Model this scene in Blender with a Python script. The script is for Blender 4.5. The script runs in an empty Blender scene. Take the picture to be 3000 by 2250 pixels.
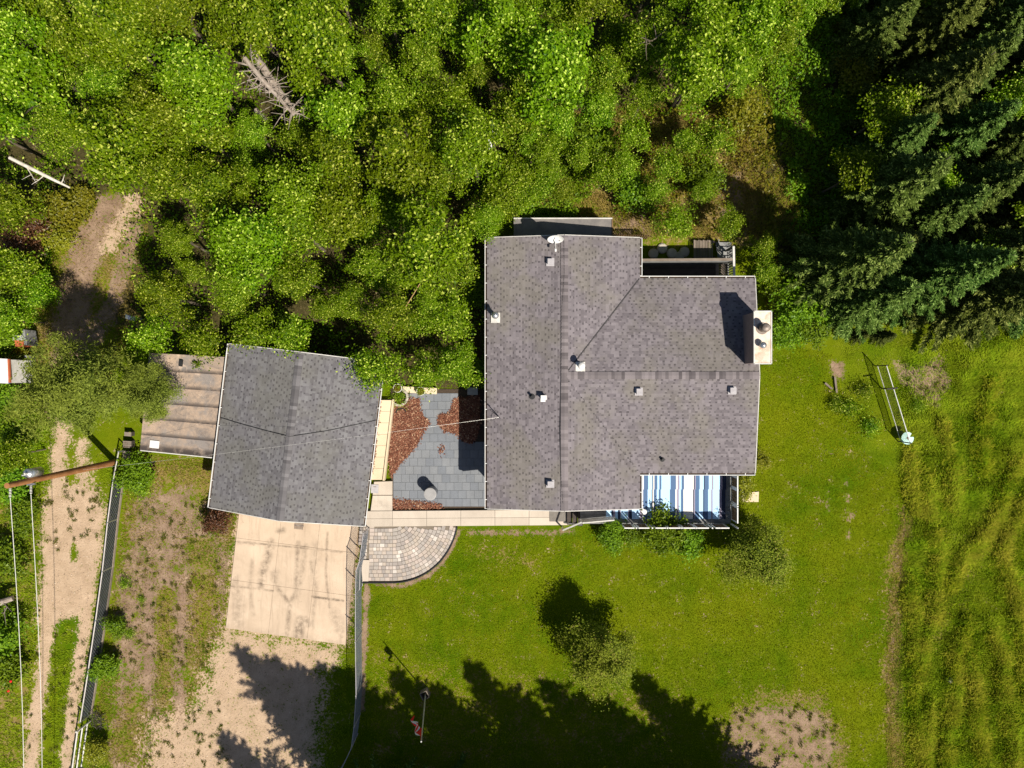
import bpy, math, random
import numpy as np

random.seed(7)
RNG = np.random.default_rng(11)
R = math.radians
scene = bpy.context.scene
COL = scene.collection

# --------------------------------- camera, sky, sun, exposure
CAM_H, FPX = 35.0, 2090.0            # drone height (m); focal length in photograph pixels
cam_d = bpy.data.cameras.new("camera")
cam_d.sensor_width = 36.0
cam_d.lens = 36.0 * FPX / 3000.0
cam_d.clip_end = 2000.0
cam = bpy.data.objects.new("camera", cam_d)
cam.location = (0, 0, CAM_H)
cam.rotation_euler = (0, 0, 0)
COL.objects.link(cam)
scene.camera = cam

SUN_EL = 52.0
SUN_AZ = (0.68, -0.733)              # horizontal direction towards the sun (photo: lower right)
world = bpy.data.worlds.new("World")
scene.world = world
world.use_nodes = True
wn = world.node_tree.nodes
sky = wn.new("ShaderNodeTexSky")
sky.sky_type = 'NISHITA'
sky.sun_disc = False
sky.sun_elevation = R(SUN_EL)
sky.sun_rotation = math.atan2(SUN_AZ[0], SUN_AZ[1])
world.node_tree.links.new(sky.outputs[0], wn["Background"].inputs[0])
wn["Background"].inputs[1].default_value = 0.05

sun_d = bpy.data.lights.new("sun", 'SUN')
sun_d.energy = 5.0
sun_d.angle = R(0.5)
sun_d.color = (1.0, 0.93, 0.80)
sun = bpy.data.objects.new("sun", sun_d)
k = math.cos(R(SUN_EL))
from mathutils import Vector, Matrix
sdir = Vector((SUN_AZ[0] * k, SUN_AZ[1] * k, math.sin(R(SUN_EL)))).normalized()
sun.rotation_euler = sdir.to_track_quat('Z', 'Y').to_euler()
sun.location = (20, -20, 40)
COL.objects.link(sun)

scene.view_settings.view_transform = 'Standard'
scene.view_settings.look = 'None'
scene.view_settings.exposure = 0.52
scene.view_settings.gamma = 1.0
scene.cycles.max_bounces = 4
scene.cycles.diffuse_bounces = 2
scene.cycles.glossy_bounces = 2
scene.cycles.transmission_bounces = 2
scene.cycles.transparent_max_bounces = 6


# --------------------------------- helpers
def W(px, py, z=0.0):
    """photograph pixel + height above ground -> world point (the photo is taken straight down)"""
    s = (CAM_H - z) / FPX
    return Vector(((px - 1500.0) * s, (1125.0 - py) * s, z))


ORIG = {}


def tag(o, label=None, cat=None, group=None, kind=None):
    if label: o["label"] = label
    if cat: o["category"] = cat
    if group: o["group"] = group
    if kind: o["kind"] = kind
    return o


def thing(name, loc, label, cat, group=None):
    o = bpy.data.objects.new(name, None)
    o.empty_display_size = 0.2
    o.location = loc
    COL.objects.link(o)
    ORIG[o.name] = Vector(loc)
    return tag(o, label, cat, group)


def origin_of(p):
    return ORIG.get(p.name, Vector((0, 0, 0))) if p else Vector((0, 0, 0))


def link(name, me, parent=None, loc=None):
    o = bpy.data.objects.new(name, me)
    if loc is not None: o.location = loc
    COL.objects.link(o)
    if parent:
        o.parent = parent
        ORIG[o.name] = origin_of(parent)
    return o


def place(name, me, world_loc, parent, rot=None):
    """link shared mesh data at a world position under parent"""
    o = bpy.data.objects.new(name, me)
    o.location = Vector(world_loc) - origin_of(parent)
    if rot: o.rotation_euler = rot
    COL.objects.link(o)
    if parent: o.parent = parent
    return o


def arrays_mesh(name, v, f, mat=None, smooth=False):
    """v (N,3), f (M,k) numpy -> mesh"""
    me = bpy.data.meshes.new(name)
    n, (m, kk) = len(v), f.shape
    me.vertices.add(n)
    me.vertices.foreach_set("co", np.ascontiguousarray(v, dtype=np.float32).ravel())
    me.loops.add(m * kk)
    me.loops.foreach_set("vertex_index", np.ascontiguousarray(f, dtype=np.int32).ravel())
    me.polygons.add(m)
    me.polygons.foreach_set("loop_start", np.arange(0, m * kk, kk, dtype=np.int32))
    me.polygons.foreach_set("loop_total", np.full(m, kk, dtype=np.int32))
    me.polygons.foreach_set("use_smooth", np.full(m, smooth, dtype=bool))
    if mat:
        for mm in (mat if isinstance(mat, (list, tuple)) else [mat]): me.materials.append(mm)
    me.update(calc_edges=True)
    return me


class MB:
    def __init__(s):
        s.v, s.f, s.m = [], [], []

    def add(s, vs, fs, mi=0):
        b = len(s.v)
        s.v += [tuple(p) for p in vs]
        s.f += [[b + i for i in q] for q in fs]
        s.m += [mi] * len(fs)
        return s

    def obox(s, c, a, b, d, mi=0):
        c, a, b, d = Vector(c), Vector(a), Vector(b), Vector(d)
        vs = [c - a - b - d, c + a - b - d, c + a + b - d, c - a + b - d,
              c - a - b + d, c + a - b + d, c + a + b + d, c - a + b + d]
        return s.add(vs, [(0, 3, 2, 1), (4, 5, 6, 7), (0, 1, 5, 4), (1, 2, 6, 5), (2, 3, 7, 6), (3, 0, 4, 7)], mi)

    def box(s, c, size, rz=0.0, mi=0):
        cx, sx = math.cos(rz), math.sin(rz)
        return s.obox(c, (size[0] / 2 * cx, size[0] / 2 * sx, 0), (-size[1] / 2 * sx, size[1] / 2 * cx, 0), (0, 0, size[2] / 2), mi)

    def bar(s, p, q, w, h, mi=0):
        p, q = Vector(p), Vector(q)
        d = q - p
        L = d.length
        if L < 1e-6: return s
        d /= L
        up = Vector((0, 0, 1)) if abs(d.z) < 0.95 else Vector((1, 0, 0))
        side = d.cross(up).normalized()
        up = side.cross(d).normalized()
        return s.obox((p + q) / 2, d * (L / 2), side * (w / 2), up * (h / 2), mi)

    def tube(s, pts, rad, n=8, mi=0, caps=True):
        pts = [Vector(p) for p in pts]
        if not isinstance(rad, (list, tuple)): rad = [rad] * len(pts)
        b = len(s.v)
        ref = None
        for i, p in enumerate(pts):
            t = (pts[min(i + 1, len(pts) - 1)] - pts[max(i - 1, 0)])
            if t.length < 1e-9: t = Vector((0, 0, 1))
            t.normalize()
            if ref is None:
                ref = Vector((1, 0, 0)) if abs(t.x) < 0.9 else Vector((0, 1, 0))
            x = (ref - t * ref.dot(t)).normalized()
            ref = x
            y = t.cross(x)
            for j in range(n):
                a = 2 * math.pi * j / n
                s.v.append(tuple(p + (x * math.cos(a) + y * math.sin(a)) * rad[i]))
        for i in range(len(pts) - 1):
            for j in range(n):
                s.f.append([b + i * n + j, b + i * n + (j + 1) % n, b + (i + 1) * n + (j + 1) % n, b + (i + 1) * n + j])
                s.m.append(mi)
        if caps:
            s.f.append([b + j for j in reversed(range(n))]); s.m.append(mi)
            e = b + (len(pts) - 1) * n
            s.f.append([e + j for j in range(n)]); s.m.append(mi)
        return s

    def cyl(s, c, r, h, n=20, mi=0, r2=None):
        c = Vector(c)
        return s.tube([c, c + Vector((0, 0, h))], [r, r if r2 is None else r2], n, mi)

    def prism(s, poly, z0, z1, mi=0):
        """poly: list of (x,y) counter-clockwise"""
        n = len(poly)
        a = sum(poly[i][0] * poly[(i + 1) % n][1] - poly[(i + 1) % n][0] * poly[i][1] for i in range(n))
        if a < 0: poly = poly[::-1]
        vs = [(p[0], p[1], z0) for p in poly] + [(p[0], p[1], z1) for p in poly]
        fs = [list(range(n, 2 * n)), list(reversed(range(n)))]
        fs += [[i, (i + 1) % n, n + (i + 1) % n, n + i] for i in range(n)]
        return s.add(vs, fs, mi)

    def lathe(s, c, prof, n=20, mi=0):
        c = Vector(c)
        b = len(s.v)
        for r, z in prof:
            for j in range(n):
                a = 2 * math.pi * j / n
                s.v.append((c.x + r * math.cos(a), c.y + r * math.sin(a), c.z + z))
        for i in range(len(prof) - 1):
            for j in range(n):
                s.f.append([b + i * n + j, b + i * n + (j + 1) % n, b + (i + 1) * n + (j + 1) % n, b + (i + 1) * n + j])
                s.m.append(mi)
        return s

    def mesh(s, name, mats, off=(0, 0, 0), smooth=False):
        me = bpy.data.meshes.new(name)
        o = Vector(off)
        me.from_pydata([(p[0] - o.x, p[1] - o.y, p[2] - o.z) for p in s.v], [], s.f)
        for mm in (mats if isinstance(mats, (list, tuple)) else [mats]): me.materials.append(mm)
        if max(s.m, default=0) > 0: me.polygons.foreach_set("material_index", s.m)
        me.polygons.foreach_set("use_smooth", [smooth] * len(s.f))
        me.update()
        return me

    def build(s, name, mats, parent=None, smooth=False):
        """world-space vertices -> mesh object under parent; without a parent the origin is the base centre"""
        if parent is None:
            xs = [p[0] for p in s.v]; ys = [p[1] for p in s.v]; zs = [p[2] for p in s.v]
            off = Vector(((min(xs) + max(xs)) / 2, (min(ys) + max(ys)) / 2, min(zs)))
            o = link(name, s.mesh(name, mats, off, smooth), None, off)
            ORIG[o.name] = off
            return o
        return link(name, s.mesh(name, mats, origin_of(parent), smooth), parent)


def vnoise(x, y, scale, seed):
    """smooth value noise 0..1 on numpy arrays"""
    rg = np.random.default_rng(seed)
    lat = rg.random((256, 256))
    X, Y = x / scale + 1000.0, y / scale + 1000.0
    xi, yi = np.floor(X).astype(int), np.floor(Y).astype(int)
    fx, fy = X - xi, Y - yi
    fx, fy = fx * fx * (3 - 2 * fx), fy * fy * (3 - 2 * fy)
    g = lambda a, b: lat[a % 256, b % 256]
    return (g(xi, yi) * (1 - fx) + g(xi + 1, yi) * fx) * (1 - fy) + (g(xi, yi + 1) * (1 - fx) + g(xi + 1, yi + 1) * fx) * fy


def seg_dist(px, py, pts):
    d = np.full(px.shape, 1e9)
    for (ax, ay), (bx, by) in zip(pts[:-1], pts[1:]):
        vx, vy = bx - ax, by - ay
        t = np.clip(((px - ax) * vx + (py - ay) * vy) / (vx * vx + vy * vy + 1e-9), 0, 1)
        d = np.minimum(d, np.hypot(px - ax - t * vx, py - ay - t * vy))
    return d


def in_poly(px, py, pts):
    ins = np.zeros(px.shape, dtype=bool)
    n = len(pts)
    for i in range(n):
        (ax, ay), (bx, by) = pts[i], pts[(i + 1) % n]
        if ay == by: continue
        c = ((ay > py) != (by > py)) & (px < (bx - ax) * (py - ay) / (by - ay) + ax)
        ins ^= c
    return ins


def stroke(px, py, pts, r, soft=20.0):
    return np.clip((r - seg_dist(px, py, pts)) / soft + 0.5, 0, 1)


def area(px, py, pts, soft=20.0):
    d = seg_dist(px, py, list(pts) + [pts[0]])
    d = np.where(in_poly(px, py, pts), d, -d)
    return np.clip(d / soft + 0.5, 0, 1)


# --------------------------------- materials
class NT:
    def __init__(s, name):
        s.mat = bpy.data.materials.new(name)
        s.mat.use_nodes = True
        s.t = s.mat.node_tree
        s.n = s.t.nodes
        s.b = s.n["Principled BSDF"]
        s.out = s.n["Material Output"]

    def node(s, ty, **kw):
        nd = s.n.new(ty)
        for a, v in kw.items(): setattr(nd, a, v)
        return nd

    def l(s, a, b): s.t.links.new(a, b)

    def pos(s):
        if not hasattr(s, "_pos"): s._pos = s.node("ShaderNodeNewGeometry")
        return s._pos.outputs["Position"]

    def obj(s):
        return s.node("ShaderNodeTexCoord").outputs["Object"]

    def scaled(s, vec, sc):
        m = s.node("ShaderNodeMapping")
        m.inputs["Scale"].default_value = sc
        s.l(vec, m.inputs["Vector"])
        return m.outputs[0]

    def noise(s, scale, detail=4, rough=0.6, vec=None, dist=0.0):
        nd = s.node("ShaderNodeTexNoise")
        nd.inputs["Scale"].default_value = scale
        nd.inputs["Detail"].default_value = detail
        nd.inputs["Roughness"].default_value = rough
        nd.inputs["Distortion"].default_value = dist
        s.l(vec if vec is not None else s.pos(), nd.inputs["Vector"])
        return nd.outputs["Fac"]

    def ramp(s, fac, stops, interp='LINEAR'):
        r = s.node("ShaderNodeValToRGB")
        r.color_ramp.interpolation = interp
        e = r.color_ramp.elements
        while len(e) < len(stops): e.new(0.5)
        for el, (p, c) in zip(e, stops):
            el.position = p
            el.color = (*c, 1) if isinstance(c, (tuple, list)) else (c, c, c, 1)
        s.l(fac, r.inputs[0])
        return r.outputs[0]

    def mix(s, fac, a, b, blend='MIX'):
        m = s.node("ShaderNodeMix", data_type='RGBA', blend_type=blend)
        for sock, v in ((m.inputs[0], fac), (m.inputs[6], a), (m.inputs[7], b)):
            if hasattr(v, "links"): s.l(v, sock)
            elif isinstance(v, (int, float)): sock.default_value = v
            else: sock.default_value = (*v, 1)
        return m.outputs[2]

    def math(s, op, a, b=0.0, clamp=False):
        m = s.node("ShaderNodeMath", operation=op, use_clamp=clamp)
        for sock, v in ((m.inputs[0], a), (m.inputs[1], b)):
            if hasattr(v, "links"): s.l(v, sock)
            else: sock.default_value = v
        return m.outputs[0]

    def attr(s, name):
        return s.node("ShaderNodeAttribute", attribute_name=name).outputs["Fac"]

    def island(s):
        return s.node("ShaderNodeNewGeometry").outputs["Random Per Island"]

    def objrand(s):
        return s.node("ShaderNodeObjectInfo").outputs["Random"]

    def bump(s, h, strength=0.5, dist=0.02):
        b = s.node("ShaderNodeBump")
        b.inputs["Strength"].default_value = strength
        b.inputs["Distance"].default_value = dist
        s.l(h, b.inputs["Height"])
        s.l(b.outputs[0], s.b.inputs["Normal"])

    def done(s, col=None, rough=0.8, metal=0.0, spec=0.3):
        if col is not None:
            if hasattr(col, "links"): s.l(col, s.b.inputs["Base Color"])
            else: s.b.inputs["Base Color"].default_value = (*col, 1)
        s.b.inputs["Roughness"].default_value = rough
        s.b.inputs["Metallic"].default_value = metal
        s.b.inputs["Specular IOR Level"].default_value = spec
        return s.mat


def nmat(name, c1, c2, scale=3.0, rough=0.8, metal=0.0, bump=0.3, fine=40.0, spec=0.3, rnd=0.0):
    """two-tone worn surface: broad blotches, fine grain, optional per-object tint"""
    t = NT(name)
    a = t.noise(scale, 5, 0.65)
    g = t.noise(fine, 3, 0.7)
    col = t.mix(t.ramp(a, [(0.3, 0.0), (0.7, 1.0)]), c1, c2)
    col = t.mix(0.35, col, t.ramp(g, [(0.25, 0.35), (0.75, 1.0)]), 'MULTIPLY')
    if rnd:
        v = t.ramp(t.objrand(), [(0.0, 1.0 - rnd), (1.0, 1.0)])
        col = t.mix(1.0, col, v, 'MULTIPLY')
    if bump: t.bump(g, bump, 0.01)
    return t.done(col, rough, metal, spec)


def leafmat(name, dark, light, hue=0.0, trans=0.35, spec=0.35, rough=0.42, tip=None, tf=0.88):
    t = NT(name)
    isl = t.island()
    big = t.noise(0.45, 2, 0.5)
    col = t.mix(isl, dark, light)
    col = t.mix(t.ramp(big, [(0.35, 0.0), (0.65, 0.45)]), col, tuple(0.5 * (a + b) * f for a, b, f in zip(dark, light, (1.25, 1.05, 0.9))))
    if tip: col = t.mix(t.ramp(isl, [(tf, 0.0), (tf + 0.03, 1.0)]), col, tip)  # paints sun glints on poplar and sunlit tips on spruce into the colour
    hsv = t.node("ShaderNodeHueSaturation")
    orr = t.objrand()
    t.l(t.math('ADD', t.math('MULTIPLY', t.math('SUBTRACT', orr, 0.5), hue), 0.5), hsv.inputs["Hue"])
    t.l(t.math('ADD', t.math('MULTIPLY', orr, 0.45), 0.8), hsv.inputs["Value"])
    t.l(col, hsv.inputs["Color"])
    col = hsv.outputs[0]
    t.done(col, rough, 0, spec)
    tr = t.node("ShaderNodeBsdfTranslucent")
    tc = t.mix(1.0, col, (1.15, 1.25, 0.55), 'MULTIPLY')
    t.l(tc, tr.inputs["Color"])
    mx = t.node("ShaderNodeMixShader")
    mx.inputs[0].default_value = trans
    t.l(t.b.outputs[0], mx.inputs[1])
    t.l(tr.outputs[0], mx.inputs[2])
    t.l(mx.outputs[0], t.out.inputs["Surface"])
    return t.mat


M = {}
M["poplar"] = leafmat("poplar_leaf", (0.036, 0.098, 0.002), (0.235, 0.355, 0.006), 0.03, 0.40, 0.14, 0.45, (0.56, 0.64, 0.10))
M["lush"] = leafmat("lush_leaf", (0.055, 0.130, 0.006), (0.22, 0.34, 0.014), 0.03, 0.36, 0.2)
M["olive"] = leafmat("olive_leaf", (0.075, 0.130, 0.010), (0.36, 0.45, 0.045), 0.02, 0.38, 0.1, 0.5, (0.36, 0.33, 0.08), 0.93)
M["yellow"] = leafmat("yellow_leaf", (0.14, 0.17, 0.008), (0.30, 0.29, 0.02), 0.03, 0.4)
M["spruce"] = leafmat("spruce_needles", (0.024, 0.052, 0.006), (0.115, 0.160, 0.026), 0.07, 0.2, 0.1, 0.6, (0.24, 0.30, 0.07), 0.80)
M["pine"] = leafmat("pine_needles", (0.085, 0.135, 0.016), (0.34, 0.43, 0.065), 0.02, 0.34, 0.15, 0.55)
M["rusty"] = leafmat("rusty_leaf", (0.05, 0.018, 0.010), (0.14, 0.06, 0.03), 0.03, 0.25)
M["bark"] = nmat("bark", (0.10, 0.075, 0.05), (0.22, 0.18, 0.14), 6, 0.9, bump=0.6)
M["deadwood"] = nmat("deadwood", (0.20, 0.15, 0.12), (0.42, 0.36, 0.31), 5, 0.85, bump=0.5)
M["birchbark"] = nmat("birch_bark", (0.45, 0.40, 0.34), (0.75, 0.70, 0.64), 4, 0.8, bump=0.4)


def shingle_mat(name, c1, c2, c3, olive):
    t = NT(name)
    col = t.ramp(t.island(), [(0.0, c1), (0.45, c2), (1.0, c3)])
    col = t.mix(t.ramp(t.noise(0.55, 3, 0.6), [(0.45, 0.0), (0.62, 0.55)]), col, olive)
    g = t.noise(130, 2, 0.8)
    col = t.mix(0.5, col, t.ramp(g, [(0.25, 0.45), (0.75, 1.15)]), 'MULTIPLY')
    st = t.noise(0.25, 3, 0.6, t.scaled(t.pos(), (3.0, 1.0, 1.0)))
    col = t.mix(0.5, col, t.ramp(st, [(0.3, 0.66), (0.7, 1.06)]), 'MULTIPLY')
    t.bump(g, 0.2, 0.004)
    return t.done(col, 0.9, 0, 0.25)


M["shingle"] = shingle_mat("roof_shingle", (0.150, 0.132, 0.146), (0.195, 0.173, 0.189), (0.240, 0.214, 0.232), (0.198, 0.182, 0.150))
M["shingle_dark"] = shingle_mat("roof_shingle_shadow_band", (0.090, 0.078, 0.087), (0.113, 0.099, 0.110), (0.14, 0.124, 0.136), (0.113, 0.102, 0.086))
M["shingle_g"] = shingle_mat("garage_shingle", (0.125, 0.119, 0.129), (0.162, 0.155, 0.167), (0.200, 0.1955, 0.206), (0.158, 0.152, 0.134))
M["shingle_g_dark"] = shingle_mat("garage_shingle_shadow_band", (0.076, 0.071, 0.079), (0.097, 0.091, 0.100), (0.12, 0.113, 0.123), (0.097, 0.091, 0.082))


def cap_mat(name, a, b):
    t = NT(name)
    col = t.mix(t.objrand(), a, b)
    g = t.noise(90, 2, 0.8)
    col = t.mix(0.5, col, t.ramp(g, [(0.25, 0.45), (0.75, 1.15)]), 'MULTIPLY')
    return t.done(col, 0.9, 0, 0.2)


M["cap"] = cap_mat("ridge_cap_shingle", (0.105, 0.092, 0.098), (0.25, 0.22, 0.23))
M["cap_g"] = cap_mat("garage_ridge_cap_shingle", (0.10, 0.094, 0.10), (0.205, 0.195, 0.205))
M["felt"] = nmat("roof_felt", (0.05, 0.047, 0.05), (0.08, 0.075, 0.078), 2, 0.95)
M["white"] = nmat("white_metal", (0.72, 0.71, 0.70), (0.82, 0.81, 0.79), 4, 0.45, bump=0.05)
M["whitep"] = nmat("weathered_white_paint", (0.50, 0.48, 0.45), (0.74, 0.72, 0.69), 3, 0.7, bump=0.2)
M["gutter_in"] = nmat("gutter_grime_and_shade", (0.05, 0.035, 0.03), (0.13, 0.08, 0.05), 5, 0.9)  # trough colour darkened for shade as well as dirt
M["siding"] = nmat("siding", (0.42, 0.38, 0.34), (0.5, 0.46, 0.41), 2, 0.8)
M["brick"] = nmat("chimney_stucco", (0.24, 0.18, 0.17), (0.30, 0.23, 0.22), 5, 0.9)
M["galv"] = nmat("galvanised_steel", (0.55, 0.56, 0.58), (0.75, 0.76, 0.78), 8, 0.32, 0.85, 0.1)
M["wire"] = nmat("dull_galvanised_wire", (0.12, 0.135, 0.16), (0.20, 0.215, 0.24), 6, 0.6, 0.0, 0)
M["grey"] = nmat("grey_vent_plastic", (0.36, 0.34, 0.36), (0.46, 0.44, 0.46), 6, 0.6, bump=0.1)
M["black"] = nmat("black_plastic", (0.012, 0.012, 0.014), (0.03, 0.03, 0.033), 6, 0.5, bump=0.1)
M["rust"] = nmat("rusty_steel", (0.16, 0.11, 0.09), (0.36, 0.31, 0.27), 6, 0.6, 0.4, 0.2)
M["wood"] = nmat("weathered_wood", (0.22, 0.17, 0.13), (0.36, 0.30, 0.25), 3, 0.85, rnd=0.35)
M["brownwood"] = nmat("brown_wood", (0.13, 0.075, 0.035), (0.24, 0.15, 0.07), 3, 0.8, rnd=0.3)
M["greywood"] = nmat("grey_wood", (0.20, 0.20, 0.20), (0.33, 0.33, 0.33), 3, 0.85, rnd=0.25)
M["darkwood"] = nmat("dark_stained_wood", (0.05, 0.04, 0.035), (0.10, 0.08, 0.07), 3, 0.8, rnd=0.25)
M["redpaint"] = nmat("red_paint", (0.40, 0.09, 0.04), (0.52, 0.14, 0.06), 5, 0.6)
M["mint"] = nmat("mint_plastic", (0.42, 0.68, 0.62), (0.58, 0.80, 0.75), 6, 0.5)
M["flagred"] = nmat("red_cloth", (0.62, 0.012, 0.012), (0.72, 0.02, 0.02), 6, 0.8)
M["flagwhite"] = nmat("white_cloth", (0.62, 0.62, 0.66), (0.75, 0.75, 0.78), 6, 0.8)
M["stone"] = nmat("pale_stone", (0.45, 0.40, 0.34), (0.6, 0.54, 0.46), 6, 0.85, rnd=0.3)
M["soil"] = nmat("potting_soil", (0.05, 0.035, 0.025), (0.09, 0.065, 0.045), 12, 0.95)
M["mulch"] = None


def concrete(name, c1, c2, stain, cracks=True, rnd=0.12):
    t = NT(name)
    a = t.noise(0.7, 6, 0.62, dist=0.6)
    g = t.noise(55, 3, 0.75)
    col = t.mix(t.ramp(a, [(0.32, 0.0), (0.7, 1.0)]), c1, c2)
    sp = t.noise(4.0, 6, 0.75)
    col = t.mix(t.ramp(sp, [(0.60, 0.0), (0.72, 0.5)]), col, stain)
    col = t.mix(0.22, col, t.ramp(g, [(0.25, 0.5), (0.75, 1.1)]), 'MULTIPLY')
    sk = t.noise(1.0, 5, 0.7, t.scaled(t.pos(), (5.0, 0.5, 1.0)), 0.3)
    col = t.mix(t.ramp(sk, [(0.52, 0.0), (0.68, 0.36)]), col, stain)
    st = t.math('MULTIPLY', t.attr("stain"), t.ramp(t.noise(3.0, 5, 0.75), [(0.36, 0.05), (0.62, 1.0)]))
    col = t.mix(st, col, tuple(0.55 * x for x in stain))
    v = t.ramp(t.objrand(), [(0.0, 1.0 - rnd), (1.0, 1.0)])
    col = t.mix(1.0, col, v, 'MULTIPLY')
    t.bump(g, 0.25, 0.006)
    return t.done(col, 0.85, 0, 0.25)


M["drive"] = concrete("driveway_concrete", (0.49, 0.375, 0.275), (0.62, 0.485, 0.365), (0.30, 0.225, 0.165), rnd=0.08)
M["walk"] = concrete("walkway_concrete", (0.50, 0.43, 0.36), (0.60, 0.52, 0.44), (0.40, 0.34, 0.28))
M["ledge"] = concrete("garden_ledge_concrete", (0.60, 0.49, 0.34), (0.70, 0.58, 0.42), (0.45, 0.34, 0.22))


def paver_mat(name, stops, grain=30):
    t = NT(name)
    col = t.ramp(t.objrand(), stops)
    g = t.noise(grain, 4, 0.7)
    col = t.mix(0.45, col, t.ramp(g, [(0.25, 0.55), (0.75, 1.15)]), 'MULTIPLY')
    b = t.noise(0.8, 3, 0.6)
    col = t.mix(0.5, col, t.ramp(b, [(0.3, 0.7), (0.7, 1.1)]), 'MULTIPLY')
    t.bump(g, 0.4, 0.008)
    return t.done(col, 0.85, 0, 0.25)


M["paver"] = paver_mat("patio_paver", [(0.0, (0.33, 0.29, 0.27)), (0.35, (0.41, 0.37, 0.34)), (0.6, (0.46, 0.39, 0.33)), (0.85, (0.50, 0.42, 0.38)), (1.0, (0.62, 0.57, 0.52))])
M["tile"] = paver_mat("courtyard_tile", [(0.0, (0.180, 0.194, 0.222)), (0.5, (0.200, 0.213, 0.238)), (1.0, (0.222, 0.232, 0.252))], 22)


def stripe_mat():
    t = NT("striped_outdoor_rug")
    x = t.node("ShaderNodeSeparateXYZ")
    t.l(t.obj(), x.inputs[0])
    # object x runs 0..6 m from the rug's left edge
    f = t.math('DIVIDE', x.outputs[0], 6.2)
    Lb, Sl, Li, Nv, Cr = (0.46, 0.70, 0.97), (0.085, 0.15, 0.28), (0.30, 0.27, 0.36), (0.025, 0.035, 0.07), (0.80, 0.76, 0.74)
    seq = [(505, Lb), (555, Nv), (575, Li), (600, Lb), (625, Nv), (650, Li), (660, Lb), (735, Li), (745, Nv), (780, Lb), (860, Li), (885, Cr), (900, Sl), (945, Lb), (992, Nv), (1000, Cr), (1015, Sl), (1047, Lb), (1070, Sl),
           (1090, Lb), (1185, Sl), (1245, Cr), (1265, Li), (1285, Lb), (1310, Sl), (1337, Cr), (1440, Nv), (1448, Li), (1460, Sl), (1505, Lb)]
    seq2 = [(1550, Nv), (1560, Sl), (1600, Lb), (1635, Li), (1652, Lb), (1722, Li), (1748, Nv)]
    tof = lambda zx: ((1640 + zx / 3.687) - 1775.0) * (CAM_H - 0.77) / FPX / 6.2
    c1 = t.ramp(f, [(max(0.0, tof(p)), c) for p, c in seq], 'CONSTANT')
    c2 = t.ramp(f, [(max(0.0, tof(p)), c) for p, c in seq2], 'CONSTANT')
    sel = t.math('GREATER_THAN', f, tof(1550))
    col = t.mix(sel, c1, c2)
    g = t.noise(18, 3, 0.6)
    col = t.mix(0.2, col, t.ramp(g, [(0.3, 0.7), (0.7, 1.05)]), 'MULTIPLY')
    t.bump(t.noise(3, 3), 0.25, 0.02)
    return t.done(col, 0.85, 0, 0.2)


M["rug"] = stripe_mat()


def rollroof_mat():
    t = NT("rolled_roofing")
    a = t.noise(1.3, 7, 0.75, dist=1.2)
    col = t.mix(t.ramp(a, [(0.35, 0.0), (0.65, 1.0)]), (0.22, 0.185, 0.165), (0.47, 0.345, 0.255))
    col = t.mix(t.ramp(t.noise(0.9, 4, 0.6), [(0.50, 0.0), (0.60, 0.75)]), col, (0.25, 0.225, 0.215))
    g = t.noise(70, 3, 0.8)
    col = t.mix(0.5, col, t.ramp(g, [(0.25, 0.4), (0.75, 1.2)]), 'MULTIPLY')
    edge = t.attr("edge")
    col = t.mix(t.ramp(t.noise(3.2, 6, 0.8, dist=1.0), [(0.54, 0.0), (0.66, 0.6)]), col, (0.13, 0.105, 0.095))
    col = t.mix(t.ramp(t.noise(2.1, 5, 0.7, dist=0.5), [(0.60, 0.0), (0.70, 0.6)]), col, (0.58, 0.44, 0.34))
    st = t.math('MULTIPLY', edge, t.ramp(t.noise(2.2, 4, 0.7), [(0.3, 0.4), (0.5, 1.0)]))
    col = t.mix(st, col, (0.055, 0.045, 0.042))
    t.bump(g, 0.5, 0.008)
    return t.done(col, 0.92, 0, 0.2)


M["rollroof"] = rollroof_mat()
M["bitumen"] = nmat("dark_roll_roofing", (0.15, 0.14, 0.14), (0.26, 0.235, 0.22), 2, 0.9)


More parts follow.
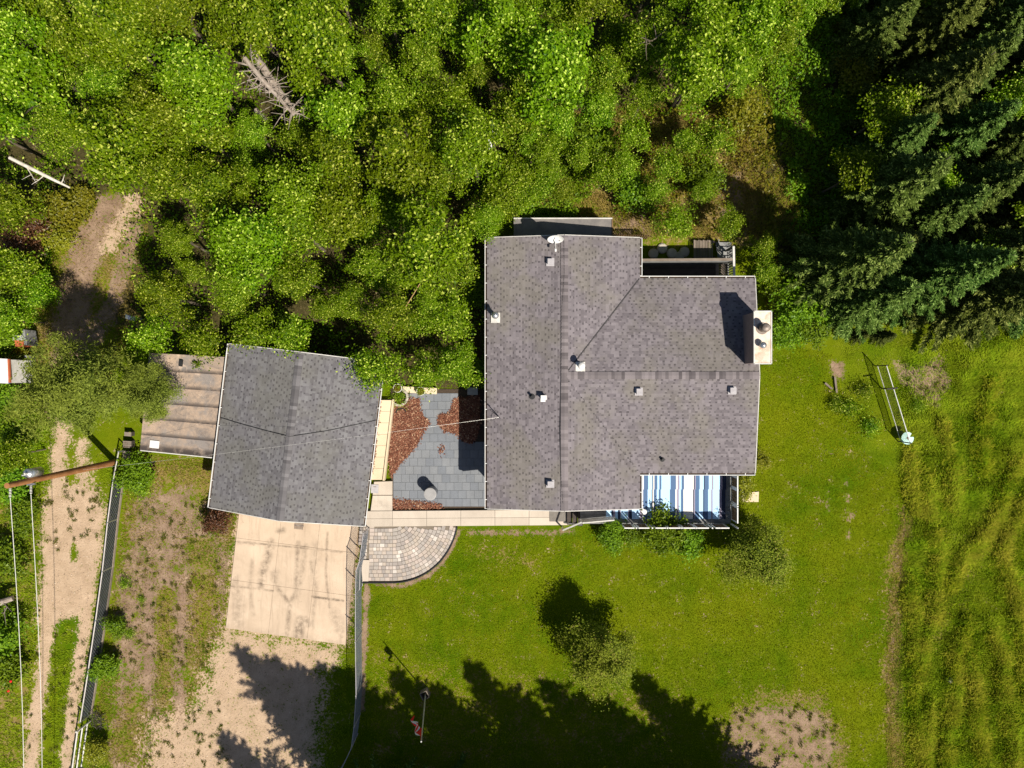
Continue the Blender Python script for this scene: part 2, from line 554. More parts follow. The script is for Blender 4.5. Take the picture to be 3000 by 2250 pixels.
def ground_mat():
    t = NT("ground_cover")
    p = t.pos()
    n1 = t.noise(0.22, 4, 0.6)
    n2 = t.noise(1.3, 5, 0.65)
    n3 = t.noise(9.0, 4, 0.75)
    n4 = t.noise(38.0, 3, 0.8)
    lawn = t.mix(t.ramp(n1, [(0.38, 0.0), (0.62, 1.0)]), (0.077, 0.142, 0.002), (0.150, 0.188, 0.004))
    lawn = t.mix(t.ramp(n2, [(0.42, 0.0), (0.72, 0.6)]), lawn, (0.18, 0.205, 0.008))
    lawn = t.mix(0.6, lawn, t.ramp(n4, [(0.22, 0.3), (0.78, 1.25)]), 'MULTIPLY')
    dry = t.mix(t.ramp(n3, [(0.35, 0.0), (0.65, 1.0)]), (0.155, 0.118, 0.026), (0.27, 0.20, 0.075))
    dirt = t.mix(t.ramp(n2, [(0.3, 0.0), (0.7, 1.0)]), (0.225, 0.140, 0.095), (0.39, 0.275, 0.195))
    dirt = t.mix(t.ramp(n3, [(0.52, 0.0), (0.64, 0.6)]), dirt, (0.11, 0.085, 0.04))
    dirt = t.mix(0.55, dirt, t.ramp(n4, [(0.25, 0.35), (0.75, 1.2)]), 'MULTIPLY')
    sand = t.mix(t.ramp(n2, [(0.3, 0.0), (0.7, 1.0)]), (0.43, 0.305, 0.205), (0.57, 0.42, 0.295))
    sand = t.mix(t.ramp(n3, [(0.56, 0.0), (0.70, 0.6)]), sand, (0.33, 0.24, 0.155))
    sand = t.mix(0.4, sand, t.ramp(n4, [(0.25, 0.45), (0.75, 1.15)]), 'MULTIPLY')
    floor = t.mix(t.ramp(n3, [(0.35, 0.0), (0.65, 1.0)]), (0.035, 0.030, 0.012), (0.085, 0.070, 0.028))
    brk = t.math('ADD', t.math('MULTIPLY', t.math('SUBTRACT', n3, 0.5), 2.6), t.math('MULTIPLY', t.math('SUBTRACT', n2, 0.5), 1.5))

    def m(a):
        return t.ramp(t.math('ADD', t.attr(a), brk), [(0.40, 0.0), (0.60, 1.0)])
    col = t.mix(m("dry"), lawn, dry)
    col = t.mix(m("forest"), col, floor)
    col = t.mix(m("dirt"), col, dirt)
    col = t.mix(m("sand"), col, sand)
    t.bump(t.math('ADD', n4, t.math('MULTIPLY', n3, 1.5)), 0.9, 0.03)
    return t.done(col, 0.95, 0, 0.03)


M["ground"] = ground_mat()


def grassmat(name, a, b, c):
    t = NT(name)
    col = t.mix(t.island(), a, b)
    col = t.mix(t.ramp(t.noise(0.33, 6, 0.75), [(0.40, 0.0), (0.64, 0.9)]), col, c)
    mp = t.node("ShaderNodeMapping")
    mp.inputs["Rotation"].default_value = (0, 0, R(24))
    mp.inputs["Scale"].default_value = (0.12, 1.6, 1.0)
    t.l(t.pos(), mp.inputs["Vector"])
    band = t.noise(1.0, 3, 0.6, mp.outputs[0], 0.4)
    col = t.mix(0.8, col, t.ramp(band, [(0.35, 0.72), (0.65, 1.12)]), 'MULTIPLY')
    t.done(col, 0.7, 0, 0.04)
    tr = t.node("ShaderNodeBsdfTranslucent")
    t.l(col, tr.inputs["Color"])
    mx = t.node("ShaderNodeMixShader")
    mx.inputs[0].default_value = 0.3
    t.l(t.b.outputs[0], mx.inputs[1]); t.l(tr.outputs[0], mx.inputs[2])
    t.l(mx.outputs[0], t.out.inputs["Surface"])
    return t.mat


M["lawngrass"] = grassmat("lawn_grass", (0.060, 0.125, 0.002), (0.32, 0.41, 0.005), (0.34, 0.35, 0.008))
M["tallgrass"] = grassmat("tall_grass", (0.060, 0.145, 0.004), (0.32, 0.46, 0.012), (0.38, 0.43, 0.025))
M["ridgegrass"] = grassmat("ridge_grass", (0.20, 0.26, 0.008), (0.42, 0.44, 0.02), (0.50, 0.45, 0.05))
M["drygrass"] = grassmat("dry_grass", (0.16, 0.145, 0.02), (0.36, 0.29, 0.075), (0.36, 0.25, 0.07))
M["tuft"] = grassmat("tuft_grass", (0.05, 0.085, 0.008), (0.16, 0.19, 0.02), (0.20, 0.17, 0.04))
tp0 = NT("pebbles")
M["pebble"] = tp0.done(tp0.ramp(tp0.island(), [(0.0, (0.22, 0.16, 0.115)), (0.5, (0.46, 0.35, 0.25)), (1.0, (0.68, 0.57, 0.45))]), 0.9, 0, 0.2)
tm = NT("bark_mulch")
cm = tm.ramp(tm.island(), [(0.0, (0.085, 0.030, 0.020)), (0.5, (0.20, 0.075, 0.045)), (0.85, (0.28, 0.13, 0.08)), (1.0, (0.50, 0.34, 0.22))])
M["mulch"] = tm.done(cm, 0.9, 0, 0.2)

# --------------------------------- ground
S0 = CAM_H / FPX
gx = np.concatenate([[-400, -150, -70, -45, -36, -31], np.arange(-28, 28.01, 0.11), [31, 36, 45, 70, 150, 400]])
gy = np.concatenate([[-400, -150, -70, -40, -30, -25], np.arange(-22, 22.01, 0.11), [25, 30, 40, 70, 150, 400]])
GX, GY = np.meshgrid(gx, gy)
PX, PY = 1500 + GX / S0, 1125 - GY / S0

LAWN = [(1062, 1706), (1080, 1560), (1340, 1543), (1660, 1548), (1900, 1530), (2140, 1530), (2200, 1390), (2215, 1060), (2330, 1010), (2440, 1040), (2470, 1160), (2540, 1330), (2640, 1400), (2650, 1560),
        (2625, 1800), (2610, 2000), (2620, 2300), (1000, 2300), (1042, 2170), (1050, 1900)]


def masks(px, py):
    """ground cover weights at photo pixels: dry, dirt, sand, forest"""
    z = lambda: np.zeros(px.shape)
    dry, dirt, sand, forest = z(), z(), z(), z()
    mx = lambda a, b: np.maximum(a, b)
    # wood and its floor
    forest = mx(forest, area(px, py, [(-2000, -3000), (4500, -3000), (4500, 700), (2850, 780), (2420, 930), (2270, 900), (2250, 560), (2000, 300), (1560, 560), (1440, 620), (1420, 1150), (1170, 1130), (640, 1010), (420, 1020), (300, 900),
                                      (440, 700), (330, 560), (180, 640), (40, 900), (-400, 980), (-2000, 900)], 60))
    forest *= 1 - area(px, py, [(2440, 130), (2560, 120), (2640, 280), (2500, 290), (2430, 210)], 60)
    forest *= 1 - 0.9 * area(px, py, [(1700, 350), (2150, 300), (2230, 480), (2260, 700), (1850, 690), (1760, 600)], 80)
    dry = mx(dry, 0.85 * area(px, py, [(1680, 330), (2150, 290), (2260, 480), (2260, 720), (1800, 700), (1720, 560)], 90))
    dirt = mx(dirt, 0.62 * area(px, py, [(1800, 640), (1900, 600), (1910, 690), (1800, 690)], 40))
    dirt = mx(dirt, 0.55 * stroke(px, py, [(2050, 560), (2150, 540), (2130, 620)], 45, 60))
    # clearing and track in the upper left
    sand = mx(sand, 0.7 * stroke(px, py, [(395, 590), (350, 660), (320, 720)], 30, 40))
    dirt = mx(dirt, 0.85 * stroke(px, py, [(330, 620), (260, 700), (225, 830), (205, 990), (190, 1100), (180, 1200)], 55, 40))
    dirt = mx(dirt, 0.7 * stroke(px, py, [(390, 640), (370, 760), (330, 880), (270, 1000), (230, 1090)], 30, 30))
    dry = mx(dry, 0.6 * stroke(px, py, [(340, 740), (300, 840), (140, 980), (150, 1120)], 60, 60))
    # gravel track
    sand = mx(sand, area(px, py, [(148, 1400), (215, 1420), (262, 1395), (305, 1490), (296, 1640), (270, 1800), (225, 1800), (190, 1850), (110, 1850), (118, 1660), (122, 1500)], 60))
    sand = mx(sand, 0.95 * stroke(px, py, [(185, 1215), (172, 1330), (165, 1420)], 24, 44))
    sand = mx(sand, 0.8 * stroke(px, py, [(240, 1320), (238, 1420)], 22, 44))
    sand = mx(sand, stroke(px, py, [(135, 1800), (130, 1950), (105, 2100), (88, 2300)], 24, 40))
    sand = mx(sand, stroke(px, py, [(255, 1760), (232, 1950), (205, 2100), (185, 2300)], 21, 40))
    sand *= 1 - 0.95 * stroke(px, py, [(192, 1840), (178, 1960), (160, 2060), (140, 2300)], 26, 40)
    sand *= 1 - 0.85 * stroke(px, py, [(215, 1600), (212, 1640)], 10, 14)
    dry = mx(dry, 0.5 * area(px, py, [(0, 1440), (120, 1500), (110, 1700), (100, 2250), (-100, 2300), (-100, 1440)], 50))
    # yard west of the driveway
    dirt = mx(dirt, 0.66 * area(px, py, [(400, 1430), (560, 1420), (690, 1640), (660, 1860), (560, 2000), (450, 2250), (320, 2300), (330, 1800), (360, 1600)], 70))
    dirt = mx(dirt, 0.9 * stroke(px, py, [(432, 1720), (436, 1840), (430, 2060)], 17, 16))
    dirt = mx(dirt, 0.95 * stroke(px, py, [(533, 1730), (535, 1860), (528, 2050), (520, 2250)], 17, 16))
    dirt = mx(dirt, 0.9 * area(px, py, [(450, 1500), (520, 1500), (520, 1560), (450, 1560)], 20))
    dirt = mx(dirt, 0.8 * stroke(px, py, [(365, 1700), (370, 1800), (375, 1930)], 26, 30))
    dirt *= 1 - 0.6 * stroke(px, py, [(590, 1600), (600, 1720), (585, 1860), (560, 1980)], 40, 40)
    dirt *= 1 - 0.7 * stroke(px, py, [(480, 1740), (484, 1860), (478, 2060)], 22, 30)
    dirt *= 1 - 0.6 * stroke(px, py, [(400, 2060), (370, 2200)], 40, 40)
    dry = mx(dry, 0.55 * area(px, py, [(400, 1340), (640, 1360), (700, 1500), (660, 1860), (560, 2250), (300, 2300), (350, 1600)], 50))
    sand = mx(sand, 0.85 * area(px, py, [(655, 1835), (1005, 1885), (960, 1990), (930, 2300), (400, 2300), (430, 2120), (560, 2060), (600, 1960)], 110))
    sand = mx(sand, 0.7 * area(px, py, [(690, 1500), (1060, 1545), (1030, 1890), (650, 1850)], 20))
    dirt = mx(dirt, 0.8 * stroke(px, py, [(1075, 1700), (1066, 1900), (1060, 2080)], 9, 12))
    dirt = mx(dirt, 0.8 * stroke(px, py, [(1100, 1712), (1180, 1716), (1260, 1685), (1310, 1630), (1345, 1560)], 7, 10))
    dirt = mx(dirt, 0.62 * stroke(px, py, [(1380, 1560), (1500, 1562), (1680, 1560)], 10, 16))
    jx = (vnoise(px, py, 55, 91) - 0.5) * 46 + (vnoise(px, py, 15, 92) - 0.5) * 16
    # brown patches of the lawn and the meadow
    dirt = mx(dirt, 0.66 * area(px, py, [(2120, 2120), (2230, 2045), (2400, 2060), (2470, 2180), (2440, 2300), (2150, 2300)], 60))
    dry = mx(dry, 0.6 * area(px, py, [(2100, 2120), (2230, 2020), (2420, 2030), (2500, 2180), (2470, 2300), (2120, 2300)], 50))
    dirt = mx(dirt, 0.85 * area(px, py, [(2620, 1060), (2690, 1070), (2760, 1040), (2790, 1120), (2750, 1190), (2680, 1170), (2640, 1120)], 36))
    dirt = mx(dirt, 0.8 * area(px, py, [(2430, 1050), (2480, 1060), (2475, 1115), (2440, 1110)], 24))
    dirt = mx(dirt, 0.55 * np.maximum.reduce([stroke(px, py, p_, 6, 12) for p_ in ([(2480, 1405), (2484, 1425)], [(2487, 1450), (2485, 1470)], [(2482, 1490), (2500, 1512), (2486, 1520)], [(2489, 1555), (2487, 1580)])]))
    dirt = mx(dirt, 0.45 * stroke(px, py, [(2425, 1440), (2427, 1500)], 5, 9))
    dirt = mx(dirt, 0.55 * stroke(px, py, [(2435, 1320), (2437, 1326)], 6, 8))
    dry = mx(dry, 0.75 * stroke(px + jx, py, [(2660, 1500), (2628, 1680), (2618, 1880), (2622, 2060), (2632, 2250)], 22, 40))
    dirt = mx(dirt, 0.42 * stroke(px + jx, py, [(2655, 1540), (2622, 1700), (2612, 1900), (2622, 2100)], 9, 14))
    dry = mx(dry, 0.5 * stroke(px, py, [(2960, 1470), (2850, 1600), (2760, 1780), (2730, 1850)], 55, 60))
    dry = mx(dry, 0.32 * area(px, py, [(1080, 1900), (1700, 1980), (2000, 2000), (2000, 2250), (1070, 2250)], 90))
    dry = mx(dry, 0.35 * stroke(px, py, [(1400, 1620), (1560, 1640)], 30, 50))
    return dry, dirt, sand, forest


DRY, DIRT, SAND, FOREST = masks(PX, PY)
is_lawn = in_poly(PX, PY, LAWN)
MEADOW = [(2470, 1000), (2700, 920), (2850, 800), (3400, 700), (3400, 2600), (2625, 2600), (2612, 2000), (2627, 1800), (2655, 1540), (2640, 1400), (2545, 1330), (2475, 1180), (2440, 1040)]
is_meadow = in_poly(PX, PY, MEADOW)
GZ = 0.03 * (vnoise(GX, GY, 1.7, 3) - 0.5) + 0.02 * (vnoise(GX, GY, 0.5, 4) - 0.5)
GZ = np.where(is_lawn, GZ * 0.5, GZ)
SWATHS = [[(2707, 1400), (2718, 1492), (2743, 1646), (2743, 1759), (2718, 1851), (2690, 1960)], [(2985, 1360), (2918, 1502), (2882, 1569), (2815, 1646), (2780, 1720)], [(3020, 1450), (2943, 1574), (2925, 1640)],
          [(2830, 1820), (2795, 1912), (2789, 2040), (2779, 2143), (2764, 2270)], [(2836, 1923), (2851, 2015), (2866, 2169), (2885, 2270)], [(2907, 1861), (2938, 1954), (2938, 2041), (2964, 2169), (2972, 2270)],
          [(2938, 1646), (2969, 1728), (2992, 1900), (3010, 2050)], [(2660, 1330), (2665, 1420), (2680, 1500)], [(2760, 1250), (2790, 1350), (2785, 1480)], [(2900, 1130), (2870, 1260), (2880, 1370)], [(2660, 1700), (2680, 1850), (2672, 2000), (2690, 2200)],
          [(2720, 2060), (2715, 2160), (2700, 2270)]]


def swath(px, py):
    """lodged ridges of long grass, 0..1"""
    jx = (vnoise(px, py, 45, 51) - 0.5) * 16
    jy = (vnoise(px, py, 45, 52) - 0.5) * 16
    out = np.zeros(px.shape)
    for p_ in SWATHS:
        out = np.maximum(out, np.exp(-(seg_dist(px + jx, py + jy, p_) / 19.0) ** 2))
    return out


RIDGE = swath(PX, PY)
inm = np.clip((PX - 2640) / 60, 0, 1)
GZ = np.where(is_meadow, GZ + inm * (0.10 * RIDGE + 0.03 * (vnoise(GX, GY, 0.9, 61) - 0.5)), GZ)
GZ -= 0.04
GZ = np.where((np.abs(GX) > 27) | (np.abs(GY) > 21), -0.05, GZ)
nyy, nxx = GX.shape
verts = np.stack([GX.ravel(), GY.ravel(), GZ.ravel()], 1)
idx = np.arange(nyy * nxx).reshape(nyy, nxx)
quads = np.stack([idx[:-1, :-1], idx[:-1, 1:], idx[1:, 1:], idx[1:, :-1]], -1)
fc = lambda a: 0.25 * (a[:-1, :-1] + a[:-1, 1:] + a[1:, 1:] + a[1:, :-1])
TRACK = [(140, 1200), (290, 1190), (280, 1400), (320, 1500), (300, 1700), (262, 1900), (225, 2100), (205, 2420), (60, 2420), (95, 2000), (110, 1800), (110, 1480), (140, 1390)]
cls = np.where((fc(SAND) > 0.45) & in_poly(fc(PX), fc(PY), TRACK), 3, np.where(fc(is_lawn.astype(float)) > 0.5, 1, np.where(fc(is_meadow.astype(float)) > 0.5, 2, 0)))
dirt_f = in_poly(fc(PX), fc(PY), [(330, 1420), (640, 1350), (720, 1500), (1045, 1545), (1045, 2420), (210, 2420), (240, 2100), (330, 1600)])
cls = np.where((cls == 0) & dirt_f, 4, cls)
for ci, nm in enumerate(["ground", "lawn", "meadow", "gravel_track", "dirt_yard"]):
    q = quads[cls == ci]
    used, inv = np.unique(q, return_inverse=True)
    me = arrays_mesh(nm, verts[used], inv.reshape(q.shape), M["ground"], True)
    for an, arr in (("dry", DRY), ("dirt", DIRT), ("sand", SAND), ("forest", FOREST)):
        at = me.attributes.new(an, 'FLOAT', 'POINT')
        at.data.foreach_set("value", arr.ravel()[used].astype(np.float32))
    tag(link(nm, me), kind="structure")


def ground_z(x, y):
    """height of the ground sheet at world points (inside the fine grid)"""
    i = np.clip(np.searchsorted(gx, x) - 1, 0, len(gx) - 2)
    j = np.clip(np.searchsorted(gy, y) - 1, 0, len(gy) - 2)
    return GZ[j, i]


# --------------------------------- driveway, walkway, patio, courtyard
GA = R(-6.6)                     # the garage and its driveway are turned a little against the house


def slab_mesh(name, quad, z0, z1, mat, stains=(), n=24):
    """a slab with a finely divided top (carries a stain attribute); quad = 4 world xy corners"""
    a, b, c, d = [Vector((q[0], q[1])) for q in quad]
    vs, fs = [], []
    for j in range(n + 1):
        for i in range(n + 1):
            u, v = i / n, j / n
            p = (a * (1 - u) + b * u) * (1 - v) + (d * (1 - u) + c * u) * v
            vs.append((p.x, p.y, z1))
    g = lambda i, j: j * (n + 1) + i
    for j in range(n):
        for i in range(n): fs.append((g(i, j), g(i + 1, j), g(i + 1, j + 1), g(i, j + 1)))
    base = len(vs)
    ring = [g(i, 0) for i in range(n)] + [g(n, j) for j in range(n)] + [g(n - i, n) for i in range(n)] + [g(0, n - j) for j in range(n)]
    vs += [(vs[r][0], vs[r][1], z0) for r in ring]
    L = len(ring)
    for i in range(L): fs.append((ring[i], base + i, base + (i + 1) % L, ring[(i + 1) % L]))
    ar = sum(quad[i][0] * quad[(i + 1) % 4][1] - quad[(i + 1) % 4][0] * quad[i][1] for i in range(4))
    if ar < 0: fs = [f[::-1] for f in fs]
    me = bpy.data.meshes.new(name)
    me.from_pydata(vs, [], fs)
    me.materials.append(mat)
    at = me.attributes.new("stain", 'FLOAT', 'POINT')
    P = np.array(vs)
    px, py = 1500 + P[:, 0] * FPX / (CAM_H - z1), 1125 - P[:, 1] * FPX / (CAM_H - z1)
    st = np.zeros(len(vs))
    for pts, r, soft, amt in stains: st = np.maximum(st, amt * stroke(px, py, pts, r, soft))
    at.data.foreach_set("value", st.astype(np.float32))
    me.update()
    return me


def structure(name):
    o = bpy.data.objects.new(name, None)
    COL.objects.link(o)
    ORIG[o.name] = Vector((0, 0, 0))
    return tag(o, kind="structure")


def lerp2(a, b, t): return (a[0] + (b[0] - a[0]) * t, a[1] + (b[1] - a[1]) * t)


drive_stains = [([(795, 1590), (770, 1680), (765, 1720)], 10, 16, 0.9), ([(873, 1590), (868, 1700), (865, 1735), (850, 1765), (846, 1800), (840, 1860)], 6, 9, 0.75),
                ([(815, 1725), (835, 1750), (849, 1768)], 5, 8, 0.9), ([(895, 1600), (885, 1680), (870, 1745)], 7, 12, 0.6), ([(805, 1680), (808, 1710)], 12, 18, 0.6),
                ([(880, 1820), (872, 1870), (878, 1900)], 14, 14, 0.95), ([(895, 1815), (905, 1830)], 8, 12, 0.8), ([(815, 1555), (830, 1552)], 8, 10, 0.7),
                ([(700, 1590), (745, 1592)], 5, 8, 0.6), ([(925, 1600), (920, 1700)], 12, 20, 0.4), ([(660, 1842), (780, 1865), (850, 1875), (1006, 1890)], 14, 26, 0.35),
                ([(870, 1602), (900, 1602)], 5, 8, 0.8), ([(685, 1700), (700, 1760), (695, 1830)], 16, 24, 0.5), ([(910, 1640), (925, 1720), (915, 1840)], 5, 9, 0.6), ([(740, 1640), (730, 1720), (742, 1800)], 5, 9, 0.5), ([(960, 1560), (955, 1680), (965, 1780)], 3, 5, 0.8), ([(915, 1748), (1005, 1760)], 3, 4, 1.3), ([(672, 1716), (800, 1731)], 2, 4, 1.0), ([(690, 1586), (870, 1604), (1003, 1618)], 2, 4, 1.0), ([(980, 1800), (1000, 1850)], 14, 22, 0.6)]
drive = structure("driveway")
DC = [(703, 1478), (1052, 1520), (1012, 1890), (661, 1840)]      # NW, NE, SE, SW corners (photo)
rows, cols = [0.0, 0.27, 0.61, 1.0], [0.0, 0.355, 0.68, 1.0]
for j in range(3):
    for i in range(3):
        g = 0.0009
        def pt(u, v):
            p = lerp2(lerp2(DC[0], DC[1], u), lerp2(DC[3], DC[2], u), v)
            w = W(*p, 0.03)
            return (w.x, w.y)
        q = [pt(cols[i] + g, rows[j] + g), pt(cols[i + 1] - g, rows[j] + g), pt(cols[i + 1] - g, rows[j + 1] - g), pt(cols[i] + g, rows[j + 1] - g)]
        link("slab", slab_mesh("slab", q, -0.15, 0.03 + 0.006 * random.random(), M["drive"], drive_stains, 48), drive)
# drain grate before the garage door
grate = thing("drain_grate", W(876, 1540, 0.04), "rusty brown drain grate set in the concrete before the garage", "drain grate")
mb = MB()
c0 = W(876, 1540, 0.04)
mb.box((c0.x, c0.y, 0.04), (0.46, 0.06, 0.02), GA); mb.build("frame", M["rust"], grate)
for i in range(9):
    m = MB(); a = (i - 4) * 0.05
    m.box((c0.x + a * math.cos(GA), c0.y + a * math.sin(GA), 0.05), (0.022, 0.36, 0.02), GA)
    m.build("slat", M["rust"], grate)

ZW = 0.16
walk = structure("walkway")
wx = [1066, 1150, 1250, 1350, 1450, 1550, 1668]
for i in range(6):
    x0, x1 = wx[i] + 0.45, wx[i + 1] - 0.45
    for (ta, tb, n) in ((1498, 1519.6, 6), (1520.4, 1543, 6)):
        f = lambda x, y: (lambda w: (w.x, w.y))(W(x, y - (x - 1066) * 0.008, ZW))
        link("slab", slab_mesh("slab", [f(x0, ta), f(x1, ta), f(x1, tb), f(x0, tb)], -0.15, ZW + 0.004 * random.random(), M["walk"], (), n), walk)
for (a, b, c, d) in (((1096, 1412), (1149, 1410), (1149, 1450), (1092, 1450)), ((1092, 1452), (1149, 1452), (1149, 1496), (1086, 1496)), ((1057, 1640), (1082, 1641), (1079, 1703), (1062, 1703))):
    f = lambda p: (lambda w: (w.x, w.y))(W(p[0], p[1], ZW))
    link("slab", slab_mesh("slab", [f(a), f(b), f(c), f(d)], -0.15, ZW + 0.003, M["walk"], (([(1105, 1475), (1140, 1490)], 12, 16, 0.5),), 6), walk)
mh = thing("manhole_cover", W(1098, 1432, ZW + 0.005), "grey square utility cover in the slab beside the garage", "cover")
c0 = W(1098, 1432, ZW)
MB().box((c0.x, c0.y, ZW + 0.012), (0.36, 0.42, 0.024), R(-3)).build("plate", M["grey"], mh)
MB().box((c0.x, c0.y + 0.1, ZW + 0.03), (0.12, 0.03, 0.012), R(-3)).build("handle", M["rust"], mh)

# -- curved paver patio
patio = structure("paver_patio")
ZP = 0.10
bed = MB().prism([tuple(W(x, y, ZP - 0.03)[:2]) for x, y in [(1056, 1500), (1090, 1500), (1092, 1542), (1336, 1542)] +
                  [(1150 + 190 * math.cos(a), 1510 + 194 * math.sin(a)) for a in np.linspace(R(12), R(90), 14)] + [(1066, 1704)]], -0.1, ZP - 0.02)
bed.build("sand_bed", nmat("joint_sand", (0.16, 0.13, 0.10), (0.24, 0.20, 0.16), 6, 0.95), patio)
CX, CY, RO = 1150.0, 1510.0, 194.0
pitch = 11.0


def paver(pts):
    """pts photo pixels of the stone's outline, shrunk for the joint"""
    cx = sum(p[0] for p in pts) / len(pts); cy = sum(p[1] for p in pts) / len(pts)
    if cy < 1546 and cx > 1092: return
    if cy < 1500: return
    z = ZP + random.uniform(-0.004, 0.006)
    w = []
    for p in pts:
        dx, dy = p[0] - cx, p[1] - cy
        L = math.hypot(dx, dy)
        s = (L - 0.55) / L
        w.append(W(cx + dx * s, cy + dy * s, z))
    c = sum(w, Vector((0, 0, 0))) / len(w)
    n = len(w)
    e = 0.008
    vs = [(v.x, v.y, -0.02) for v in w] + [(v.x, v.y, z - e) for v in w] + [(c.x + (v.x - c.x) * 0.9, c.y + (v.y - c.y) * 0.9, z) for v in w]
    fs = [[i, (i + 1) % n, n + (i + 1) % n, n + i] for i in range(n)] + [[n + i, n + (i + 1) % n, 2 * n + (i + 1) % n, 2 * n + i] for i in range(n)] + [list(range(2 * n, 3 * n))]
    ar = sum(w[i].x * w[(i + 1) % n].y - w[(i + 1) % n].x * w[i].y for i in range(n))
    if ar < 0: fs = [f[::-1] for f in fs]
    MB().add(vs, fs).build("paver", M["paver"], patio)


for kk in range(int(RO // pitch) - 2):
    r0, r1 = RO - kk * pitch - 2, RO - (kk + 1) * pitch - 2
    x = 1082 + random.uniform(-3, 0) if r1 > 60 else 1082
    while x < CX - 3:                                       # straight courses
        w_ = random.choice([9.5, 12, 14.5])
        x2 = min(CX, x + w_)
        if CX - x2 < 5: x2 = CX
        paver([(x, CY + r0), (x2, CY + r0), (x2, CY + r1), (x, CY + r1)])
        x = x2
    a = R(90)
    while a > R(2):                                         # courses that swing round the arc
        w_ = random.choice([10, 12.5, 15]) / (0.5 * (r0 + r1))
        a2 = max(R(2), a - w_)
        paver([(CX + r0 * math.cos(t), CY + r0 * math.sin(t)) for t in (a, a2)] + [(CX + r1 * math.cos(t), CY + r1 * math.sin(t)) for t in (a2, a)])
        a = a2
for kk in range(13):                                        # pale cobbles along the garage fence
    for ii in range(3):
        y0 = 1502 + kk * 10.6
        x0 = 1084 - ii * 9.2 - kk * 0.9
        if x0 < 1058: continue
        paver([(x0 - 8.8, y0), (x0, y0), (x0, y0 + 10), (x0 - 8.8, y0 + 10)])
edge = MB()
prev = None
arc = [(1060, 1707), (1150, 1707)] + [(CX + 192 * math.cos(a), CY + 197 * math.sin(a)) for a in np.linspace(R(88), R(10), 22)]
for p in arc:
    q = W(p[0], p[1], 0.1)
    if prev is not None: edge.bar((prev.x, prev.y, 0.06), (q.x, q.y, 0.06), 0.05, 0.2)
    prev = q
o = edge.build("patio_edging", M["black"])
tag(o, "black curved edging strip between the paver patio and the lawn", "edging")

# -- courtyard tiles, mulch, ledge
court = structure("courtyard_paving")
tile_me = MB().add([(-.1955, -.1955, -.06), (.1955, -.1955, -.06), (.1955, .1955, -.06), (-.1955, .1955, -.06), (-.1955, -.1955, -.008), (.1955, -.1955, -.008), (.1955, .1955, -.008), (-.1955, .1955, -.008),
                    (-.184, -.184, 0), (.184, -.184, 0), (.184, .184, 0), (-.184, .184, 0)],
                   [(0, 1, 5, 4), (1, 2, 6, 5), (2, 3, 7, 6), (3, 0, 4, 7), (4, 5, 9, 8), (5, 6, 10, 9), (6, 7, 11, 10), (7, 4, 8, 11), (8, 9, 10, 11)]).mesh("tile", M["tile"])
t0 = W(1152, 1484, 0.02)
MB().box(((W(1145, 0).x + W(1445, 0).x) / 2, (W(0, 1140).y + W(0, 1492).y) / 2, -0.02), (300 * S0, 352 * S0, 0.05)).build("bedding", M["soil"], court)
for j in range(15):
    for i in range(13):
        x = t0.x + 0.2 + i * 0.397 - (0.0 if j % 2 else 0.2) + (0.2 if j % 2 == 0 and i == 0 else 0)
        y = t0.y + 0.2 + j * 0.397
        px, py = 1500 + x / S0, 1125 - y / S0
        if px > 1440 or py < 1160: continue
        if py < 1290 and px > 1345: continue
        if py < 1260 and px < 1190: continue
        place("tile", tile_me, (x, y, 0.03 + random.uniform(-0.004, 0.006)), court, (random.uniform(-.01, .01), random.uniform(-.01, .01), random.uniform(-.008, .008)))

# ledge along the garage wall
ledge = thing("garden_ledge", W(1125, 1410), "raised beige concrete ledge strewn with red bark along the garage wall", "ledge")
lt, lb = (1118, 1172), (1090, 1406)
for i in range(7):
    a0, a1 = i / 7 + 0.0015, (i + 1) / 7 - 0.0015
    L0, L1 = lerp2(lt, lb, a0), lerp2(lt, lb, a1)
    f = lambda p, dx: (lambda w: (w.x, w.y))(W(p[0] + dx, p[1], 0.3))
    link("slab", slab_mesh("slab", [f(L0, -6), f(L0, 29), f(L1, 29), f(L1, -6)], 0, 0.3 + 0.005 * random.random(), M["ledge"], (), 6), ledge).location = -origin_of(ledge)
mb = MB(); a, b = W(1152, 1170, 0.32), W(1124, 1408, 0.32)
mb.bar((a.x, a.y, 0.17), (b.x, b.y, 0.17), 0.09, 0.38)
mb.build("timber_edge", M["ledge"], ledge)

# bark mulch
MULCH = [[(1150, 1172), (1228, 1168), (1232, 1205), (1258, 1240), (1240, 1262), (1228, 1295), (1205, 1325), (1170, 1362), (1152, 1388), (1146, 1400), (1140, 1330), (1148, 1250)],
         [(1330, 1168), (1405, 1160), (1405, 1250), (1385, 1300), (1352, 1290), (1345, 1272), (1300, 1262), (1283, 1238), (1285, 1215), (1320, 1210)],
         [(1150, 1462), (1180, 1466), (1295, 1478), (1295, 1489), (1148, 1489)], [(1108, 1180), (1116, 1180), (1104, 1290), (1096, 1380), (1090, 1380), (1098, 1290)],
         [(1284, 1305), (1302, 1302), (1300, 1332), (1288, 1330)]]


